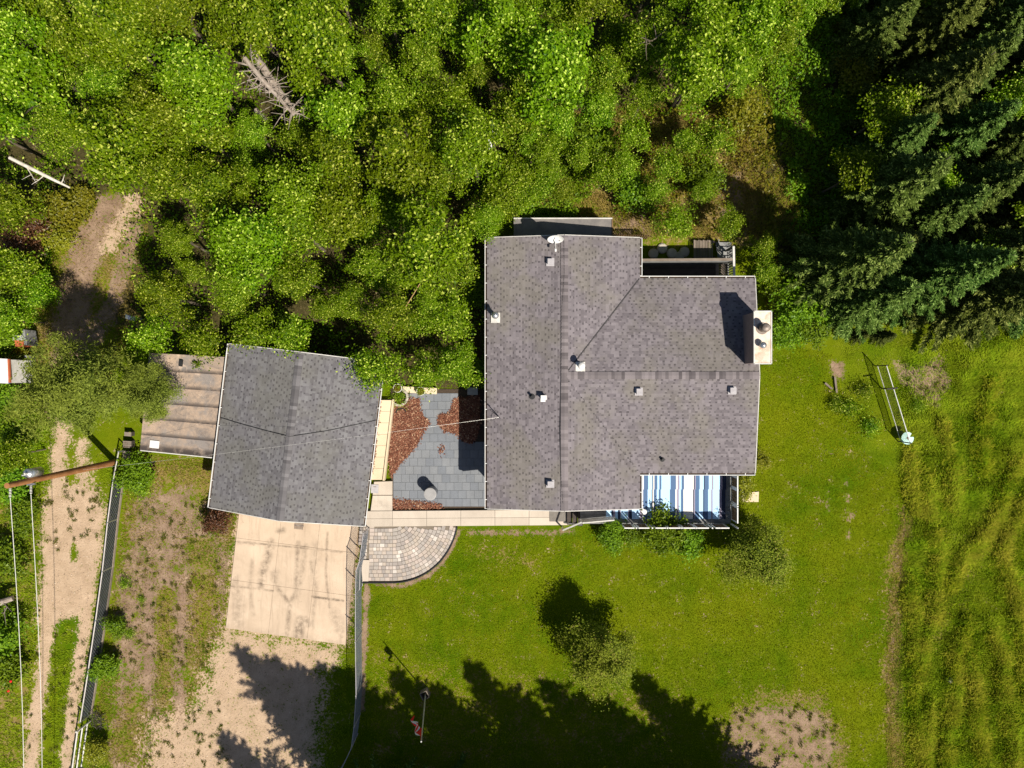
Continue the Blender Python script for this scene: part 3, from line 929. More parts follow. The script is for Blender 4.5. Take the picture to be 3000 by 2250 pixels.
def chips(polys, dens, z, size, thin=None):
    out = []
    for pi, poly in enumerate(polys):
        xs = [p[0] for p in poly]; ys = [p[1] for p in poly]
        n = int((max(xs) - min(xs)) * (max(ys) - min(ys)) * S0 * S0 * dens)
        px, py = RNG.uniform(min(xs), max(xs), n), RNG.uniform(min(ys), max(ys), n)
        kx, ky = px + RNG.normal(0, 3.5, n), py + RNG.normal(0, 3.5, n)
        ok = in_poly(px, py, poly)
        if pi == 4: ok &= RNG.random(n) < 0.25
        px, py = kx[ok], ky[ok]
        zz = z if pi != 3 else 0.31
        out.append(np.stack([(px - 1500) * S0, (1125 - py) * S0, zz + RNG.random(len(px)) * 0.05], 1))
    c = np.concatenate(out)
    n = len(c)
    a = RNG.uniform(0, np.pi, n)
    L, w = RNG.uniform(*size, n), RNG.uniform(0.25, 0.6, n)
    ux = np.stack([np.cos(a), np.sin(a), RNG.normal(0, .25, n)], 1) * L[:, None]
    uy = np.stack([-np.sin(a), np.cos(a), RNG.normal(0, .35, n)], 1) * (L * w)[:, None]
    v = np.stack([c - ux - uy, c + ux - uy, c + ux + uy, c - ux + uy], 1).reshape(-1, 3)
    return arrays_mesh("bark_mulch", v, np.arange(4 * n).reshape(n, 4), M["mulch"])


tag(link("bark_mulch", chips(MULCH, 1500, 0.04, (0.015, 0.045))), "reddish bark mulch strewn over the courtyard beds", "mulch", kind="stuff")
# soil under the beds
sb = MB()
for poly in MULCH[:2]: sb.prism([tuple(W(x, y)[:2]) for x, y in poly], 0.0, 0.045)
so = sb.build("bed_soil", nmat("bed_soil", (0.10, 0.045, 0.03), (0.17, 0.075, 0.05), 9, 0.95), court)


# --------------------------------- shingled roofs
def scan(poly, v):
    """u-intervals of polygon (u,v) on the line v"""
    xs = []
    n = len(poly)
    for i in range(n):
        (u0, v0), (u1, v1) = poly[i], poly[(i + 1) % n]
        if (v0 > v) != (v1 > v): xs.append(u0 + (v - v0) * (u1 - u0) / (v1 - v0))
    xs.sort()
    return [(xs[i], xs[i + 1]) for i in range(0, len(xs) - 1, 2)]


def shingle_field(plan, o, du, dv, z0, m, expo=0.145):
    """laminated shingles over the plan polygon; du/dv 2D unit vectors, slope m rises along dv from (o, z0)"""
    ov = Vector(o); du = Vector(du); dv = Vector(dv)
    uv = [((Vector(p) - ov).dot(du), (Vector(p) - ov).dot(dv)) for p in plan]
    vmax = max(p[1] for p in uv)
    ch = expo * math.cos(math.atan(m))
    V, Fq, mi = [], [], []

    def P(u, v, h):
        q = ov + du * u + dv * v
        return (q.x, q.y, z0 + m * v + h)
    nc = int(vmax / ch) + 1
    for c in range(nc):
        va, vb = c * ch - (0.02 if c == 0 else 0), min((c + 1) * ch + 0.03, vmax)
        for (ua, ub) in scan(uv, min(c * ch + ch * 0.5, vmax - 0.001)):
            u = ua - 0.004
            tooth = random.random() < 0.5
            while u < ub:
                w_ = random.uniform(0.13, 0.26) if tooth else random.uniform(0.06, 0.12)
                u2 = min(ub + 0.004, u + w_)
                t = 0.0072 if tooth else 0.0062
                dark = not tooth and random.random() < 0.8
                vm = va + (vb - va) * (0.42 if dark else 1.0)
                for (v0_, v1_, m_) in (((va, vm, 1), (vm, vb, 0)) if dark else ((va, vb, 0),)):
                    h0_ = t - 0.65 * t * (v0_ - va) / (vb - va)
                    h1_ = t - 0.65 * t * (v1_ - va) / (vb - va)
                    b = len(V)
                    V.extend([P(u, v0_, 0.0), P(u2, v0_, 0.0), P(u, v0_, h0_), P(u2, v0_, h0_), P(u, v1_, h1_), P(u2, v1_, h1_), P(u, v1_, 0), P(u2, v1_, 0)])
                    Fq.extend([(b, b + 1, b + 3, b + 2), (b + 2, b + 3, b + 5, b + 4), (b, b + 2, b + 4, b + 6), (b + 1, b + 7, b + 5, b + 3)])
                    mi.extend([m_] * 4)
                u = u2
                tooth = not tooth
    if du.x * dv.y - du.y * dv.x < 0: Fq = [q[::-1] for q in Fq]
    return V, Fq, mi


def shingles(name, fields, mats, parent):
    V, Fq, mi = [], [], []
    for args in fields:
        v, f, m_ = shingle_field(*args)
        b = len(V)
        V += v
        Fq += [tuple(b + i for i in q) for q in f]
        mi += m_
    off = origin_of(parent)
    me = arrays_mesh(name, np.array(V) - np.array(off), np.array(Fq), mats)
    me.polygons.foreach_set("material_index", np.array(mi, dtype=np.int32))
    return tag(link(name, me, parent), kind="stuff")


def cap_mesh(dirv, m, mat, length=0.19, half=0.165):
    """one bent ridge-cap shingle running along 2D unit dirv, slopes m both sides"""
    d = Vector((dirv[0], dirv[1], 0)); s = Vector((-dirv[1], dirv[0], 0))
    pts = []
    for a, t in ((0.0, 0.034), (length, 0.008)):
        for sgn, w_ in ((-1, half), (0, 0), (1, half)):
            pts.append(d * a + s * (sgn * w_) + Vector((0, 0, t - m * w_ + 0.012)))
    vs = [tuple(p) for p in pts] + [tuple(p - Vector((0, 0, 0.03))) for p in pts]
    fs = [(0, 3, 4, 1), (1, 4, 5, 2), (0, 1, 7, 6), (1, 2, 8, 7), (0, 6, 9, 3), (2, 5, 11, 8)]
    me = bpy.data.meshes.new("ridge_shingle")
    me.from_pydata(vs, [], [f[::-1] if True else f for f in fs])
    me.materials.append(mat)
    me.update()
    import bmesh as _b
    bm = _b.new(); bm.from_mesh(me); _b.ops.recalc_face_normals(bm, faces=bm.faces); bm.to_mesh(me); bm.free()
    return me


def ridge_caps(p0, p1, m, mat, parent, expo=0.15):
    p0, p1 = Vector(p0), Vector(p1)
    d = (p1 - p0); L = d.length; d.normalize()
    me = cap_mesh((d.x, d.y), m, mat)
    n = int(L / expo)
    for i in range(n):
        q = p0 + d * (i * expo)
        place("ridge_shingle", me, (q.x, q.y, q.z + random.uniform(0, 0.004)), parent)


def gutter(p, q, outward, parent, tick=0.78, inset=0.0):
    """white eaves trough from p to q (3D, top edge), outward 2D unit vector"""
    p, q = Vector(p), Vector(q)
    o = Vector((outward[0], outward[1], 0))
    w_, h = 0.12, 0.11
    mb = MB()
    mb.bar(p + o * (w_ - 0.012) - Vector((0, 0, h / 2)), q + o * (w_ - 0.012) - Vector((0, 0, h / 2)), 0.026, h, 0)
    mb.bar(p + o * 0.008 - Vector((0, 0, h / 2 + 0.01)), q + o * 0.008 - Vector((0, 0, h / 2 + 0.01)), 0.012, h, 0)
    mb.bar(p + o * (w_ / 2) - Vector((0, 0, h - 0.02)), q + o * (w_ / 2) - Vector((0, 0, h - 0.02)), w_ - 0.035, 0.02, 1)
    d = (q - p).normalized()
    for e in (p, q):
        mb.bar(e + o * 0.01 - Vector((0, 0, h / 2)), e + o * (w_ - 0.0) - Vector((0, 0, h / 2)), 0.014, h - 0.004, 0)
    g = mb.build("gutter", [M["white"], M["gutter_in"]], parent)
    n = int((q - p).length / tick)
    if n < 1: return g
    tk = MB().obox((0, 0, 0), o * (w_ / 2 - 0.02), d * 0.014, Vector((0, 0, 0.006))).mesh("gutter_strap", M["white"])
    for i in range(n):
        c = p + d * ((i + 0.5) * (q - p).length / n) + o * (w_ / 2) - Vector((0, 0, 0.004))
        place("gutter_strap", tk, c, g)
    return g


ZE, ZR = 2.65, 3.22
xw, xe = W(1428, 0, ZE).x, W(1874, 0, ZE).x
yn, ys = W(0, 697, ZE).y, W(0, 1490, ZE).y
yn2, ys2 = W(0, 816, ZE).y, W(0, 1385, ZE).y
xe2 = W(2212, 0, ZE).x
xr, yw = (xw + xe) / 2, (yn2 + ys2) / 2
house = thing("house", ((xw + xe2) / 2, (yn + ys) / 2, 0), "large bungalow with grey shingle roof in a sideways T shape", "house")
# walls, set in under the eaves
wl = MB()
e = 0.45
wl.box(((xw + xe) / 2, (yn + ys) / 2, 1.28), (xe - xw - 2 * e, yn - ys - 0.7, 2.56))
wl.box(((xe + xe2) / 2 - 0.6, (yn2 + ys2) / 2, 1.279), (xe2 - xe + 1.2 - 0.7, yn2 - ys2 - 2 * e, 2.54))
wl.build("wall", M["siding"], house)
mw, mwing = (ZR - ZE) / (xr - xw), (ZR - ZE) / (yn2 - yw)
dk = MB()                       # sheathing below the shingles
t = 0.05
dk.add([(xw, ys, ZE), (xr, ys, ZR), (xr, yn, ZR), (xw, yn, ZE), (xw, ys, ZE - .16), (xr, ys, ZR - .16), (xr, yn, ZR - .16), (xw, yn, ZE - .16)],
       [(0, 1, 2, 3), (7, 6, 5, 4), (0, 4, 5, 1), (2, 6, 7, 3), (3, 7, 4, 0)])
dk.add([(xr, ys, ZR), (xe, ys, ZE), (xe, ys2, ZE), (xr, yw, ZR), (xe, yn2, ZE), (xe, yn, ZE), (xr, yn, ZR)], [(0, 1, 2, 3), (3, 4, 5, 6)])
dk.add([(xr, ys, ZR - .16), (xe, ys, ZE - .16), (xe, yn, ZE - .16), (xr, yn, ZR - .16), (xr, ys, ZR), (xe, ys, ZE), (xe, yn, ZE), (xr, yn, ZR)], [(3, 2, 1, 0), (0, 1, 5, 4), (2, 3, 7, 6)])
dk.add([(xe, ys, ZE), (xe, ys2, ZE), (xe, ys2, ZE - .16), (xe, ys, ZE - .16)], [(0, 3, 2, 1)])
dk.add([(xe, yn2, ZE), (xe, yn, ZE), (xe, yn, ZE - .16), (xe, yn2, ZE - .16)], [(0, 3, 2, 1)])
dk.add([(xr, yw, ZR), (xe2, yw, ZR), (xe2, yn2, ZE), (xe, yn2, ZE)], [(0, 1, 2, 3)])
dk.add([(xr, yw, ZR), (xe, ys2, ZE), (xe2, ys2, ZE), (xe2, yw, ZR)], [(0, 1, 2, 3)])
dk.add([(xe, yn2, ZE - .16), (xe2, yn2, ZE - .16), (xe2, yw, ZR - .16), (xe, yw, ZR - .16)], [(0, 1, 2, 3)])
dk.add([(xe, yw, ZR - .16), (xe2, yw, ZR - .16), (xe2, ys2, ZE - .16), (xe, ys2, ZE - .16)], [(0, 1, 2, 3)])
dk.add([(xe2, ys2, ZE), (xe2, yw, ZR), (xe2, yn2, ZE), (xe2, ys2, ZE - .16), (xe2, yw, ZR - .16), (xe2, yn2, ZE - .16)], [(0, 3, 4, 1), (1, 4, 5, 2)])
dk.add([(xe, yn2, ZE), (xe2, yn2, ZE), (xe2, yn2, ZE - .16), (xe, yn2, ZE - .16)], [(3, 2, 1, 0)])
dk.add([(xe, ys2, ZE), (xe2, ys2, ZE), (xe2, ys2, ZE - .16), (xe, ys2, ZE - .16)], [(0, 1, 2, 3)])
roof = dk.build("roof", M["felt"], house)
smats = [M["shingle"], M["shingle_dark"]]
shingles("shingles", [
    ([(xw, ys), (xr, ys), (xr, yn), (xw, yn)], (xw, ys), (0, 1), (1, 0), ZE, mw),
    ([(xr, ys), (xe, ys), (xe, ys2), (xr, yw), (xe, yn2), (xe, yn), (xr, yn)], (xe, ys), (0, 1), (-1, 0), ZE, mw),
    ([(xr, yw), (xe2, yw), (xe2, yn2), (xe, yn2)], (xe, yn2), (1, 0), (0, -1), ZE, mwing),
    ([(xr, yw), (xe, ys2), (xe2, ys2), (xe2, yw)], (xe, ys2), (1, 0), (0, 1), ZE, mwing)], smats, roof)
ridge_caps((xr, ys, ZR), (xr, yn - 0.05, ZR), mw, M["cap"], roof)
ridge_caps((xe2, yw, ZR), (xr + 0.12, yw, ZR), mwing, M["cap"], roof)
# valley seam and the cable along the ridge
mb = MB()
a, b = Vector((xr + 0.15, yw + 0.2, ZR - 0.01)), Vector((xe - 0.02, yn2 - 0.02, ZE + 0.03))
mb.bar(a, b, 0.045, 0.012)
mb.build("valley_flashing", M["felt"], roof)
g0 = 0.02
gutter((xw, ys, ZE), (xw, yn, ZE), (-1, 0), house)
gutter((xe, yn2 + 0.14, ZE), (xe, yn, ZE), (1, 0), house)
gutter((xe, ys, ZE), (xe, ys2 - 0.14, ZE), (1, 0), house)
gutter((xe, yn2, ZE), (xe2, yn2, ZE), (0, 1), house)
gutter((xe, ys2, ZE), (xe2, ys2, ZE), (0, -1), house)
# fascia boards on the gables
for (p, q) in (((xw, yn + 0.02, ZE - .08), (xr, yn + 0.02, ZR - .08)), ((xr, yn + 0.02, ZR - .08), (xe, yn + 0.02, ZE - .08)), ((xw, ys - 0.02, ZE - .08), (xr, ys - 0.02, ZR - .08)),
               ((xr, ys - 0.02, ZR - .08), (xe, ys - 0.02, ZE - .08)), ((xe2 + 0.02, ys2, ZE - .08), (xe2 + 0.02, yw, ZR - .08)), ((xe2 + 0.02, yw, ZR - .08), (xe2 + 0.02, yn2, ZE - .08))):
    MB().bar(p, q, 0.03, 0.17).build("fascia_board", M["whitep"], house)


def roof_z(x, y):
    """height of the house roof surface"""
    zm = ZR - mw * abs(x - xr) if xw <= x <= xe else -9
    zw = ZR - mwing * abs(y - yw) if x >= xr and ys2 <= y <= yn2 else -9
    return max(zm, zw)


def on_roof(px, py, dz=0.0):
    p = W(px, py, 3.2)
    for _ in range(4): p = W(px, py, roof_z(p.x, p.y) + dz)
    return p


for (px, py) in ((1612, 768), (1612, 1417), (1871, 1147), (2144, 1144)):
    p = on_roof(px, py)
    mb = MB().box((p.x, p.y, p.z + 0.02), (0.36, 0.36, 0.03))
    mb.box((p.x, p.y, p.z + 0.10), (0.22, 0.22, 0.16))
    b0 = mb.build("box_vent", M["grey"], roof)
    mb = MB().box((p.x + 0.01, p.y - 0.01, p.z + 0.20), (0.27, 0.27, 0.04))
    mb.build("vent_lid", M["grey"], roof)
p = on_roof(1592, 1164)
MB().box((p.x, p.y, p.z + 0.16), (0.2, 0.16, 0.3)).box((p.x, p.y - 0.01, p.z + 0.31), (0.26, 0.2, 0.03)).box((p.x - 0.02, p.y - 0.1, p.z + 0.03), (0.22, 0.2, 0.03)).build("exhaust_hood", M["white"], roof)
p = on_roof(1559, 1162)
MB().cyl(p + Vector((0, 0, -.05)), 0.06, 0.34, 14).cyl(p + Vector((0, 0, .005)), 0.13, 0.03, 14).build("plumbing_stack", M["black"], roof)
p = on_roof(1940, 1346)
MB().cyl(p + Vector((0, 0, -.05)), 0.06, 0.26, 14).cyl(p + Vector((0, 0, .005)), 0.11, 0.03, 14).build("plumbing_stack", M["black"], roof)


def flue(px, py, h, r, mat, capmat, dome=True):
    p = on_roof(px, py)
    MB().box((p.x, p.y - 0.05, p.z + 0.025), (0.42, 0.46, 0.03)).build("flashing", M["whitep"], roof)
    mb = MB().cyl(p, r, h, 20)
    mb.lathe(p + Vector((0, 0, h)), [(r * 1.5, -0.02), (r * 1.62, 0.03), (r * 1.1, 0.10), (0.001, 0.13)], 20)
    mb.build("vent_pipe", mat, roof, True)


flue(1452, 928, 0.72, 0.10, M["galv"], None)
flue(1700, 1072, 0.55, 0.10, M["white"], None)
# service mast / antenna at the west eave
p = on_roof(1461, 1220)
mast = thing("antenna_mast", p, "thin bent antenna mast near the west eave of the house roof", "antenna")
mb = MB().tube([p, p + Vector((0, 0, 0.9))], 0.02, 8)
mb.build("mast", M["white"], mast)
mb = MB().tube([p + Vector((-0.25, 0.25, 0.62)), p + Vector((0.1, -0.05, 0.86))], 0.012, 6).tube([p + Vector((-0.35, 0.05, 0.7)), p + Vector((-0.12, 0.3, 0.7))], 0.01, 6)
mb.build("antenna_rods", M["black"], mast)
for dx, dy in ((-0.4, 0.3), (-0.35, -0.22)):
    MB().tube([p + Vector((0, 0, 0.5)), on_roof(1461, 1220) + Vector((dx, dy, -0.04))], 0.008, 5).build("stay", M["black"], mast)

# chimney
zc0, zc1 = 0.0, 4.5
cx0, cx1 = 10.38, 11.06
cy0, cy1 = 0.90, 3.08
ch = MB().box(((cx0 + cx1) / 2, (cy0 + cy1) / 2, (zc1 - 0.1) / 2), (cx1 - cx0, cy1 - cy0, zc1 - 0.1)).build("chimney", M["brick"], house)


def crown_mat():
    t = NT("chimney_crown_concrete")
    a = t.noise(2.2, 5, 0.65)
    col = t.mix(t.ramp(a, [(0.42, 0.0), (0.62, 1.0)]), (0.70, 0.62, 0.52), (0.52, 0.30, 0.20))
    col = t.mix(t.ramp(t.noise(1.1, 3, 0.5), [(0.5, 0), (0.62, 0.7)]), col, (0.72, 0.66, 0.58))
    return t.done(col, 0.85, 0, 0.2)


MB().box(((cx0 + cx1) / 2, (cy0 + cy1) / 2, zc1 - 0.06), (cx1 - cx0 + 0.06, cy1 - cy0 + 0.06, 0.12)).build("chimney_crown", crown_mat(), ch)
mb = MB()
for (a, b) in (((cx0 - .03, cy0 - .03), (cx1 + .03, cy0 - .03)), ((cx1 + .03, cy0 - .03), (cx1 + .03, cy1 + .03)), ((cx1 + .03, cy1 + .03), (cx0 - .03, cy1 + .03)), ((cx0 - .03, cy1 + .03), (cx0 - .03, cy0 - .03))):
    mb.bar((*a, zc1 + .01), (*b, zc1 + .01), 0.045, 0.03)
mb.build("crown_rim", M["whitep"], ch)
c = W(2236, 962, zc1)
MB().cyl((c.x - 0.05, c.y, zc1 - 0.01), 0.16, 0.42, 20).lathe((c.x - 0.05, c.y, zc1 + 0.42), [(0.19, -0.02), (0.19, 0.06), (0.13, 0.13), (0.001, 0.15)], 22).build("rusty_flue", M["rust"], ch, True)
MB().cyl((c.x - 0.05, c.y, zc1 - 0.01), 0.26, 0.03, 20).build("flue_collar", M["rust"], ch)
c = W(2230, 1012, zc1)
MB().cyl((c.x, c.y, zc1 - 0.01), 0.10, 0.22, 18).lathe((c.x, c.y, zc1 + 0.22), [(0.11, -0.03), (0.15, 0.0), (0.14, 0.06), (0.09, 0.12), (0.001, 0.15)], 20).build("silver_flue", M["galv"], ch, True)

# satellite dish standing on the roof
p = on_roof(1626, 716)
dish = thing("satellite_dish", p, "white satellite dish on the north end of the house roof", "satellite dish")
mb = MB()
n = 24
ctr = p + Vector((0, 0.16, 0.45))
nrm = Vector((0.0, -0.95, 0.30)).normalized()
ux = Vector((1, 0, 0)); uy = nrm.cross(ux).normalized()
for r, dpt in ((0.001, -0.09), (0.15, -0.07), (0.28, -0.02), (0.36, 0.03)):
    for j in range(n):
        a = 2 * math.pi * j / n
        mb.v.append(tuple(ctr + ux * (r * math.cos(a)) + uy * (r * math.sin(a)) + nrm * dpt))
for i in range(3):
    for j in range(n):
        mb.f.append([i * n + j, i * n + (j + 1) % n, (i + 1) * n + (j + 1) % n, (i + 1) * n + j]); mb.m.append(0)
mb.build("reflector", M["white"], dish, True)
MB().tube([p, p + Vector((0, 0.05, 0.4)), ctr - nrm * 0.08], 0.025, 8).build("post", M["white"], dish)
MB().tube([ctr - uy * 0.3, p + Vector((0.0, -0.32, 0.5))], 0.018, 8).box(p + Vector((0, -0.36, 0.52)), (0.07, 0.12, 0.06)).build("feed_arm", M["white"], dish)
# black cable from the dish along the ridge
pts = [p + Vector((0.15, 0.1, 0.3)), on_roof(1652, 705, 0.05), on_roof(1653, 800, 0.03), on_roof(1646, 900, 0.03), on_roof(1644, 1100, 0.03), on_roof(1640, 1260, 0.03), on_roof(1644, 1400, 0.03), on_roof(1650, 1490, 0.03)]
fine = []
for a, b in zip(pts[:-1], pts[1:]):
    for i in range(6):
        q = a.lerp(b, i / 6)
        if len(fine) > 6: q.z = roof_z(q.x, q.y) + 0.035
        fine.append(q)
o = MB().tube(fine, 0.012, 5).build("cable", M["black"])
tag(o, "thin black cable running along the ridge of the house roof", "cable")

# north porch roof behind the house
por = thing("porch_roof", W(1660, 670), "low flat dark roof strip against the north wall of the house", "porch roof")
a, b = W(1505, 640, 1.5), W(1794, 700, 1.5)
MB().box(((a.x + b.x) / 2, (a.y + b.y) / 2 - 0.3, 1.45), (b.x - a.x, a.y - b.y + 0.6, 0.1)).build("roof_sheet", M["bitumen"], por)
MB().bar((a.x, a.y, 1.48), (b.x, a.y, 1.48), 0.05, 0.12).build("edge_trim", M["whitep"], por)
MB().bar((b.x, a.y - 0.03, 1.48), (b.x, b.y - 0.5, 1.48), 0.06, 0.10).build("edge_trim", M["brownwood"], por)
for i in range(5):
    x = a.x + (b.x - a.x) * (i + 0.5) / 5 * 0.98
    MB().box((x, a.y - 0.08, 0.70), (0.09, 0.09, 1.40)).build("post", M["brownwood"], por)
mb = MB().bar((a.x + .1, a.y - .03, 0.7), (b.x - .1, a.y - .03, 0.7), 0.04, 1.3)
mb.build("side_boarding", M["brownwood"], por)

# --------------------------------- garage
ZGE, ZGR = 2.55, 3.5
gNW, gNE, gSE, gSW = W(671, 1008, ZGE), W(1120, 1062, ZGE), W(1063, 1541, ZGE), W(618, 1487, ZGE)
gc = (gNW + gNE + gSE + gSW) / 4
gu = ((gNE - gNW) + (gSE - gSW)).normalized(); gu = Vector((gu.x, gu.y, 0)).normalized()
gv = Vector((-gu.y, gu.x, 0))
gw = (abs((gNE - gNW).dot(gu)) + abs((gSE - gSW).dot(gu))) / 2
gl = (abs((gNW - gSW).dot(gv)) + abs((gNE - gSE).dot(gv))) / 2
garage = thing("garage", (gc.x, gc.y, 0), "detached garage with grey shingled gable roof turned slightly against the house", "garage")
GP = lambda u, v, z: Vector((gc.x, gc.y, 0)) + gu * u + gv * v + Vector((0, 0, z))
hw, hl = gw / 2, gl / 2
mg = (ZGR - ZGE) / hw
ang = math.atan2(gu.y, gu.x)
MB().box((gc.x, gc.y, 1.22), (gw - 0.7, gl - 0.8, 2.44), ang).build("wall", M["siding"], garage)
gd = MB()
A = [GP(-hw, -hl, ZGE), GP(0, -hl, ZGR), GP(hw, -hl, ZGE), GP(-hw, hl, ZGE), GP(0, hl, ZGR), GP(hw, hl, ZGE)]
Bt = [q - Vector((0, 0, 0.15)) for q in A]
gd.add(A + Bt, [(0, 1, 4, 3), (1, 2, 5, 4), (6, 9, 10, 7), (7, 10, 11, 8), (0, 6, 7, 1), (1, 7, 8, 2), (3, 4, 10, 9), (4, 5, 11, 10), (0, 3, 9, 6), (2, 8, 11, 5)])
groof = gd.build("roof", M["felt"], garage)
d2 = lambda q: (q.x, q.y)
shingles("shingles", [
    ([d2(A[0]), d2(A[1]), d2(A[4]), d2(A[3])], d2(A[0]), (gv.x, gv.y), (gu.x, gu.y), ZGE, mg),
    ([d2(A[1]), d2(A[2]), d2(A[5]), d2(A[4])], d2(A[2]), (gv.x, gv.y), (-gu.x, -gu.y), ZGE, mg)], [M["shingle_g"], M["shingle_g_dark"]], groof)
ridge_caps(A[1], A[4] - gv * 0.05, mg, M["cap_g"], groof)
gutter(A[0], A[3], (-gu.x, -gu.y), garage)
gutter(A[2], A[5], (gu.x, gu.y), garage)
for p_, q_ in ((A[0], A[1]), (A[1], A[2]), (A[3], A[4]), (A[4], A[5])):
    s_ = -1 if p_ in A[:3] else 1
    MB().bar(p_ + gv * (0.02 * s_) - Vector((0, 0, .08)), q_ + gv * (0.02 * s_) - Vector((0, 0, .08)), 0.03, 0.17).build("fascia_board", M["whitep"], garage)


def groof_z(x, y):
    u = (Vector((x, y, 0)) - Vector((gc.x, gc.y, 0))).dot(gu)
    return ZGR - mg * abs(u)


def on_groof(px, py, dz=0.0):
    p = W(px, py, 3.2)
    for _ in range(4): p = W(px, py, groof_z(p.x, p.y) + dz)
    return p


pts = [on_groof(645, 1223, 0.03), on_groof(700, 1240, 0.03), on_groof(780, 1262, 0.03), on_groof(849, 1279, 0.045), on_groof(960, 1262, 0.03), on_groof(1104, 1231, 0.03)]
o = MB().tube(pts, 0.014, 5).build("cable", M["black"])
tag(o, "black cable lying in a shallow V across the garage roof", "cable")

# lean-to on the garage's west side
lean = thing("lean_to", W(530, 1190), "tan roll roofed lean-to against the west side of the garage", "lean-to")
ZL = 2.15
LC = [(437, 1034), (664, 1046), (634, 1340), (410, 1318)]
nst = 6
for i in range(nst):
    v0, v1 = i / nst, (i + 1) / nst + 0.012
    if i == nst - 1: v1 = 1.0
    P4 = [lerp2(LC[0], LC[3], v0), lerp2(LC[1], LC[2], v0), lerp2(LC[1], LC[2], v1), lerp2(LC[0], LC[3], v1)]
    nx, ny = 28, 8
    zt0 = ZL + 0.012 * (nst - i) * 0.0
    vs = []
    for jj in range(ny + 1):
        for ii in range(nx + 1):
            p_ = lerp2(lerp2(P4[0], P4[1], ii / nx), lerp2(P4[3], P4[2], ii / nx), jj / ny)
            z_ = ZL - 0.05 * (i + jj / ny) / nst + 0.024 * (jj / ny) + 0.012 * (random.random() - .5) * (1 if jj in (0, ny) else 0.4) + 0.09 * ii / nx
            vs.append(W(p_[0], p_[1], z_))
    g = lambda a, b: b * (nx + 1) + a
    fs = [(g(a, b), g(a, b + 1), g(a + 1, b + 1), g(a + 1, b)) for b in range(ny) for a in range(nx)]
    bb = len(vs)
    vs += [v - Vector((0, 0, 0.05)) for v in [vs[g(a, ny)] for a in range(nx + 1)]]
    fs += [(g(a, ny), bb + a, bb + a + 1, g(a + 1, ny)) for a in range(nx)]
    m = MB().add(vs, fs)
    me = m.mesh("roofing_sheet", M["rollroof"], origin_of(lean))
    at = me.attributes.new("edge", 'FLOAT', 'POINT')
    ev = np.zeros(len(vs))
    for a in range(nx + 1):
        ev[g(a, ny)] = 1.0; ev[g(a, ny - 1)] = 0.6
        ev[g(a, 0)] = 0.3 if i else 0.0
        if i == nst - 1:
            ev[g(a, ny - 2)] = 0.9; ev[g(a, ny - 3)] = 0.45; ev[g(a, ny - 1)] = 1.0
    at.data.foreach_set("value", ev.astype(np.float32))
    link("roofing_sheet", me, lean)
pw = [W(*q, ZL) for q in LC]
cen = sum(pw, Vector()) / 4
MB().prism([tuple((cen + (q - cen) * 0.97)[:2]) for q in pw], 0.0, ZL - 0.12).build("wall", M["brownwood"], lean)
mb = MB().bar(pw[3] + Vector((0, -0.03, -0.1)), pw[2] + Vector((0, -0.03, -0.02)), 0.04, 0.14); mb.build("fascia_board", M["whitep"], lean)
q = W(452, 1302, ZL + 0.03)
MB().box((q.x, q.y, ZL + 0.0), (0.42, 0.34, 0.05), GA).build("patch_panel", M["white"], lean)
q = W(532, 1064, ZL + 0.03)
MB().box((q.x, q.y, ZL + 0.06), (0.15, 0.30, 0.16), GA).build("roof_hatch", M["black"], lean)

# --------------------------------- south deck
ZD = 0.72
deck = thing("deck", W(1960, 1460), "raised wooden deck at the south corner of the house with white framed railings", "deck")
dx0, dx1 = W(1700, 0, ZD).x, W(2138, 0, ZD).x
dy0, dy1 = W(0, 1531, ZD).y, W(0, 1370, ZD).y
nb = 14
for i in range(nb):
    y0 = dy0 + (dy1 - dy0) * i / nb
    MB().box(((dx0 + dx1) / 2, y0 + (dy1 - dy0) / nb / 2, ZD - 0.02), (dx1 - dx0, (dy1 - dy0) / nb - 0.012, 0.04)).build("deck_board", M["greywood"], deck)
MB().bar((dx0, dy0 - 0.03, ZD - 0.15), (dx1, dy0 - 0.03, ZD - 0.15), 0.05, 0.28).build("rim_joist", M["greywood"], deck)
MB().bar((dx1 + 0.03, dy0, ZD - 0.15), (dx1 + 0.03, dy1, ZD - 0.15), 0.05, 0.28).build("rim_joist", M["greywood"], deck)
for i in range(5):
    MB().box((dx0 + 0.3 + (dx1 - dx0 - 0.6) * i / 4, dy0 + 0.1, ZD / 2 - 0.1), (0.1, 0.1, ZD - 0.1)).build("post", M["greywood"], deck)


def rail_panel(p, q, z0, z1, parent, slats=True, fm=None, sm=None):
    fm = fm or M["white"]; sm = sm or M["brownwood"]
    p, q = Vector(p), Vector(q)
    d = (q - p); L = d.length; d.normalize()
    fr = MB()
    fr.bar((p.x, p.y, z0), (q.x, q.y, z0), 0.045, 0.045)
    fr.bar((p.x, p.y, z1), (q.x, q.y, z1), 0.05, 0.045)
    for e_ in (p + d * 0.022, q - d * 0.022): fr.bar((e_.x, e_.y, z0 + .023), (e_.x, e_.y, z1 - .023), 0.044, 0.044)
    pn = fr.build("railing_panel", fm, parent)
    if slats:
        n = max(3, int((L - 0.09) / 0.1))
        for i in range(n):
            c_ = p + d * (0.05 + (L - 0.1) * (i + 0.5) / n)
            s_ = MB().obox((c_.x, c_.y, (z0 + z1) / 2), d * ((L - 0.1) / n / 2 - 0.006), Vector((-d.y, d.x, 0)) * 0.008, Vector((0, 0, (z1 - z0) / 2 - 0.024)))
            s_.build("slat", sm, pn)


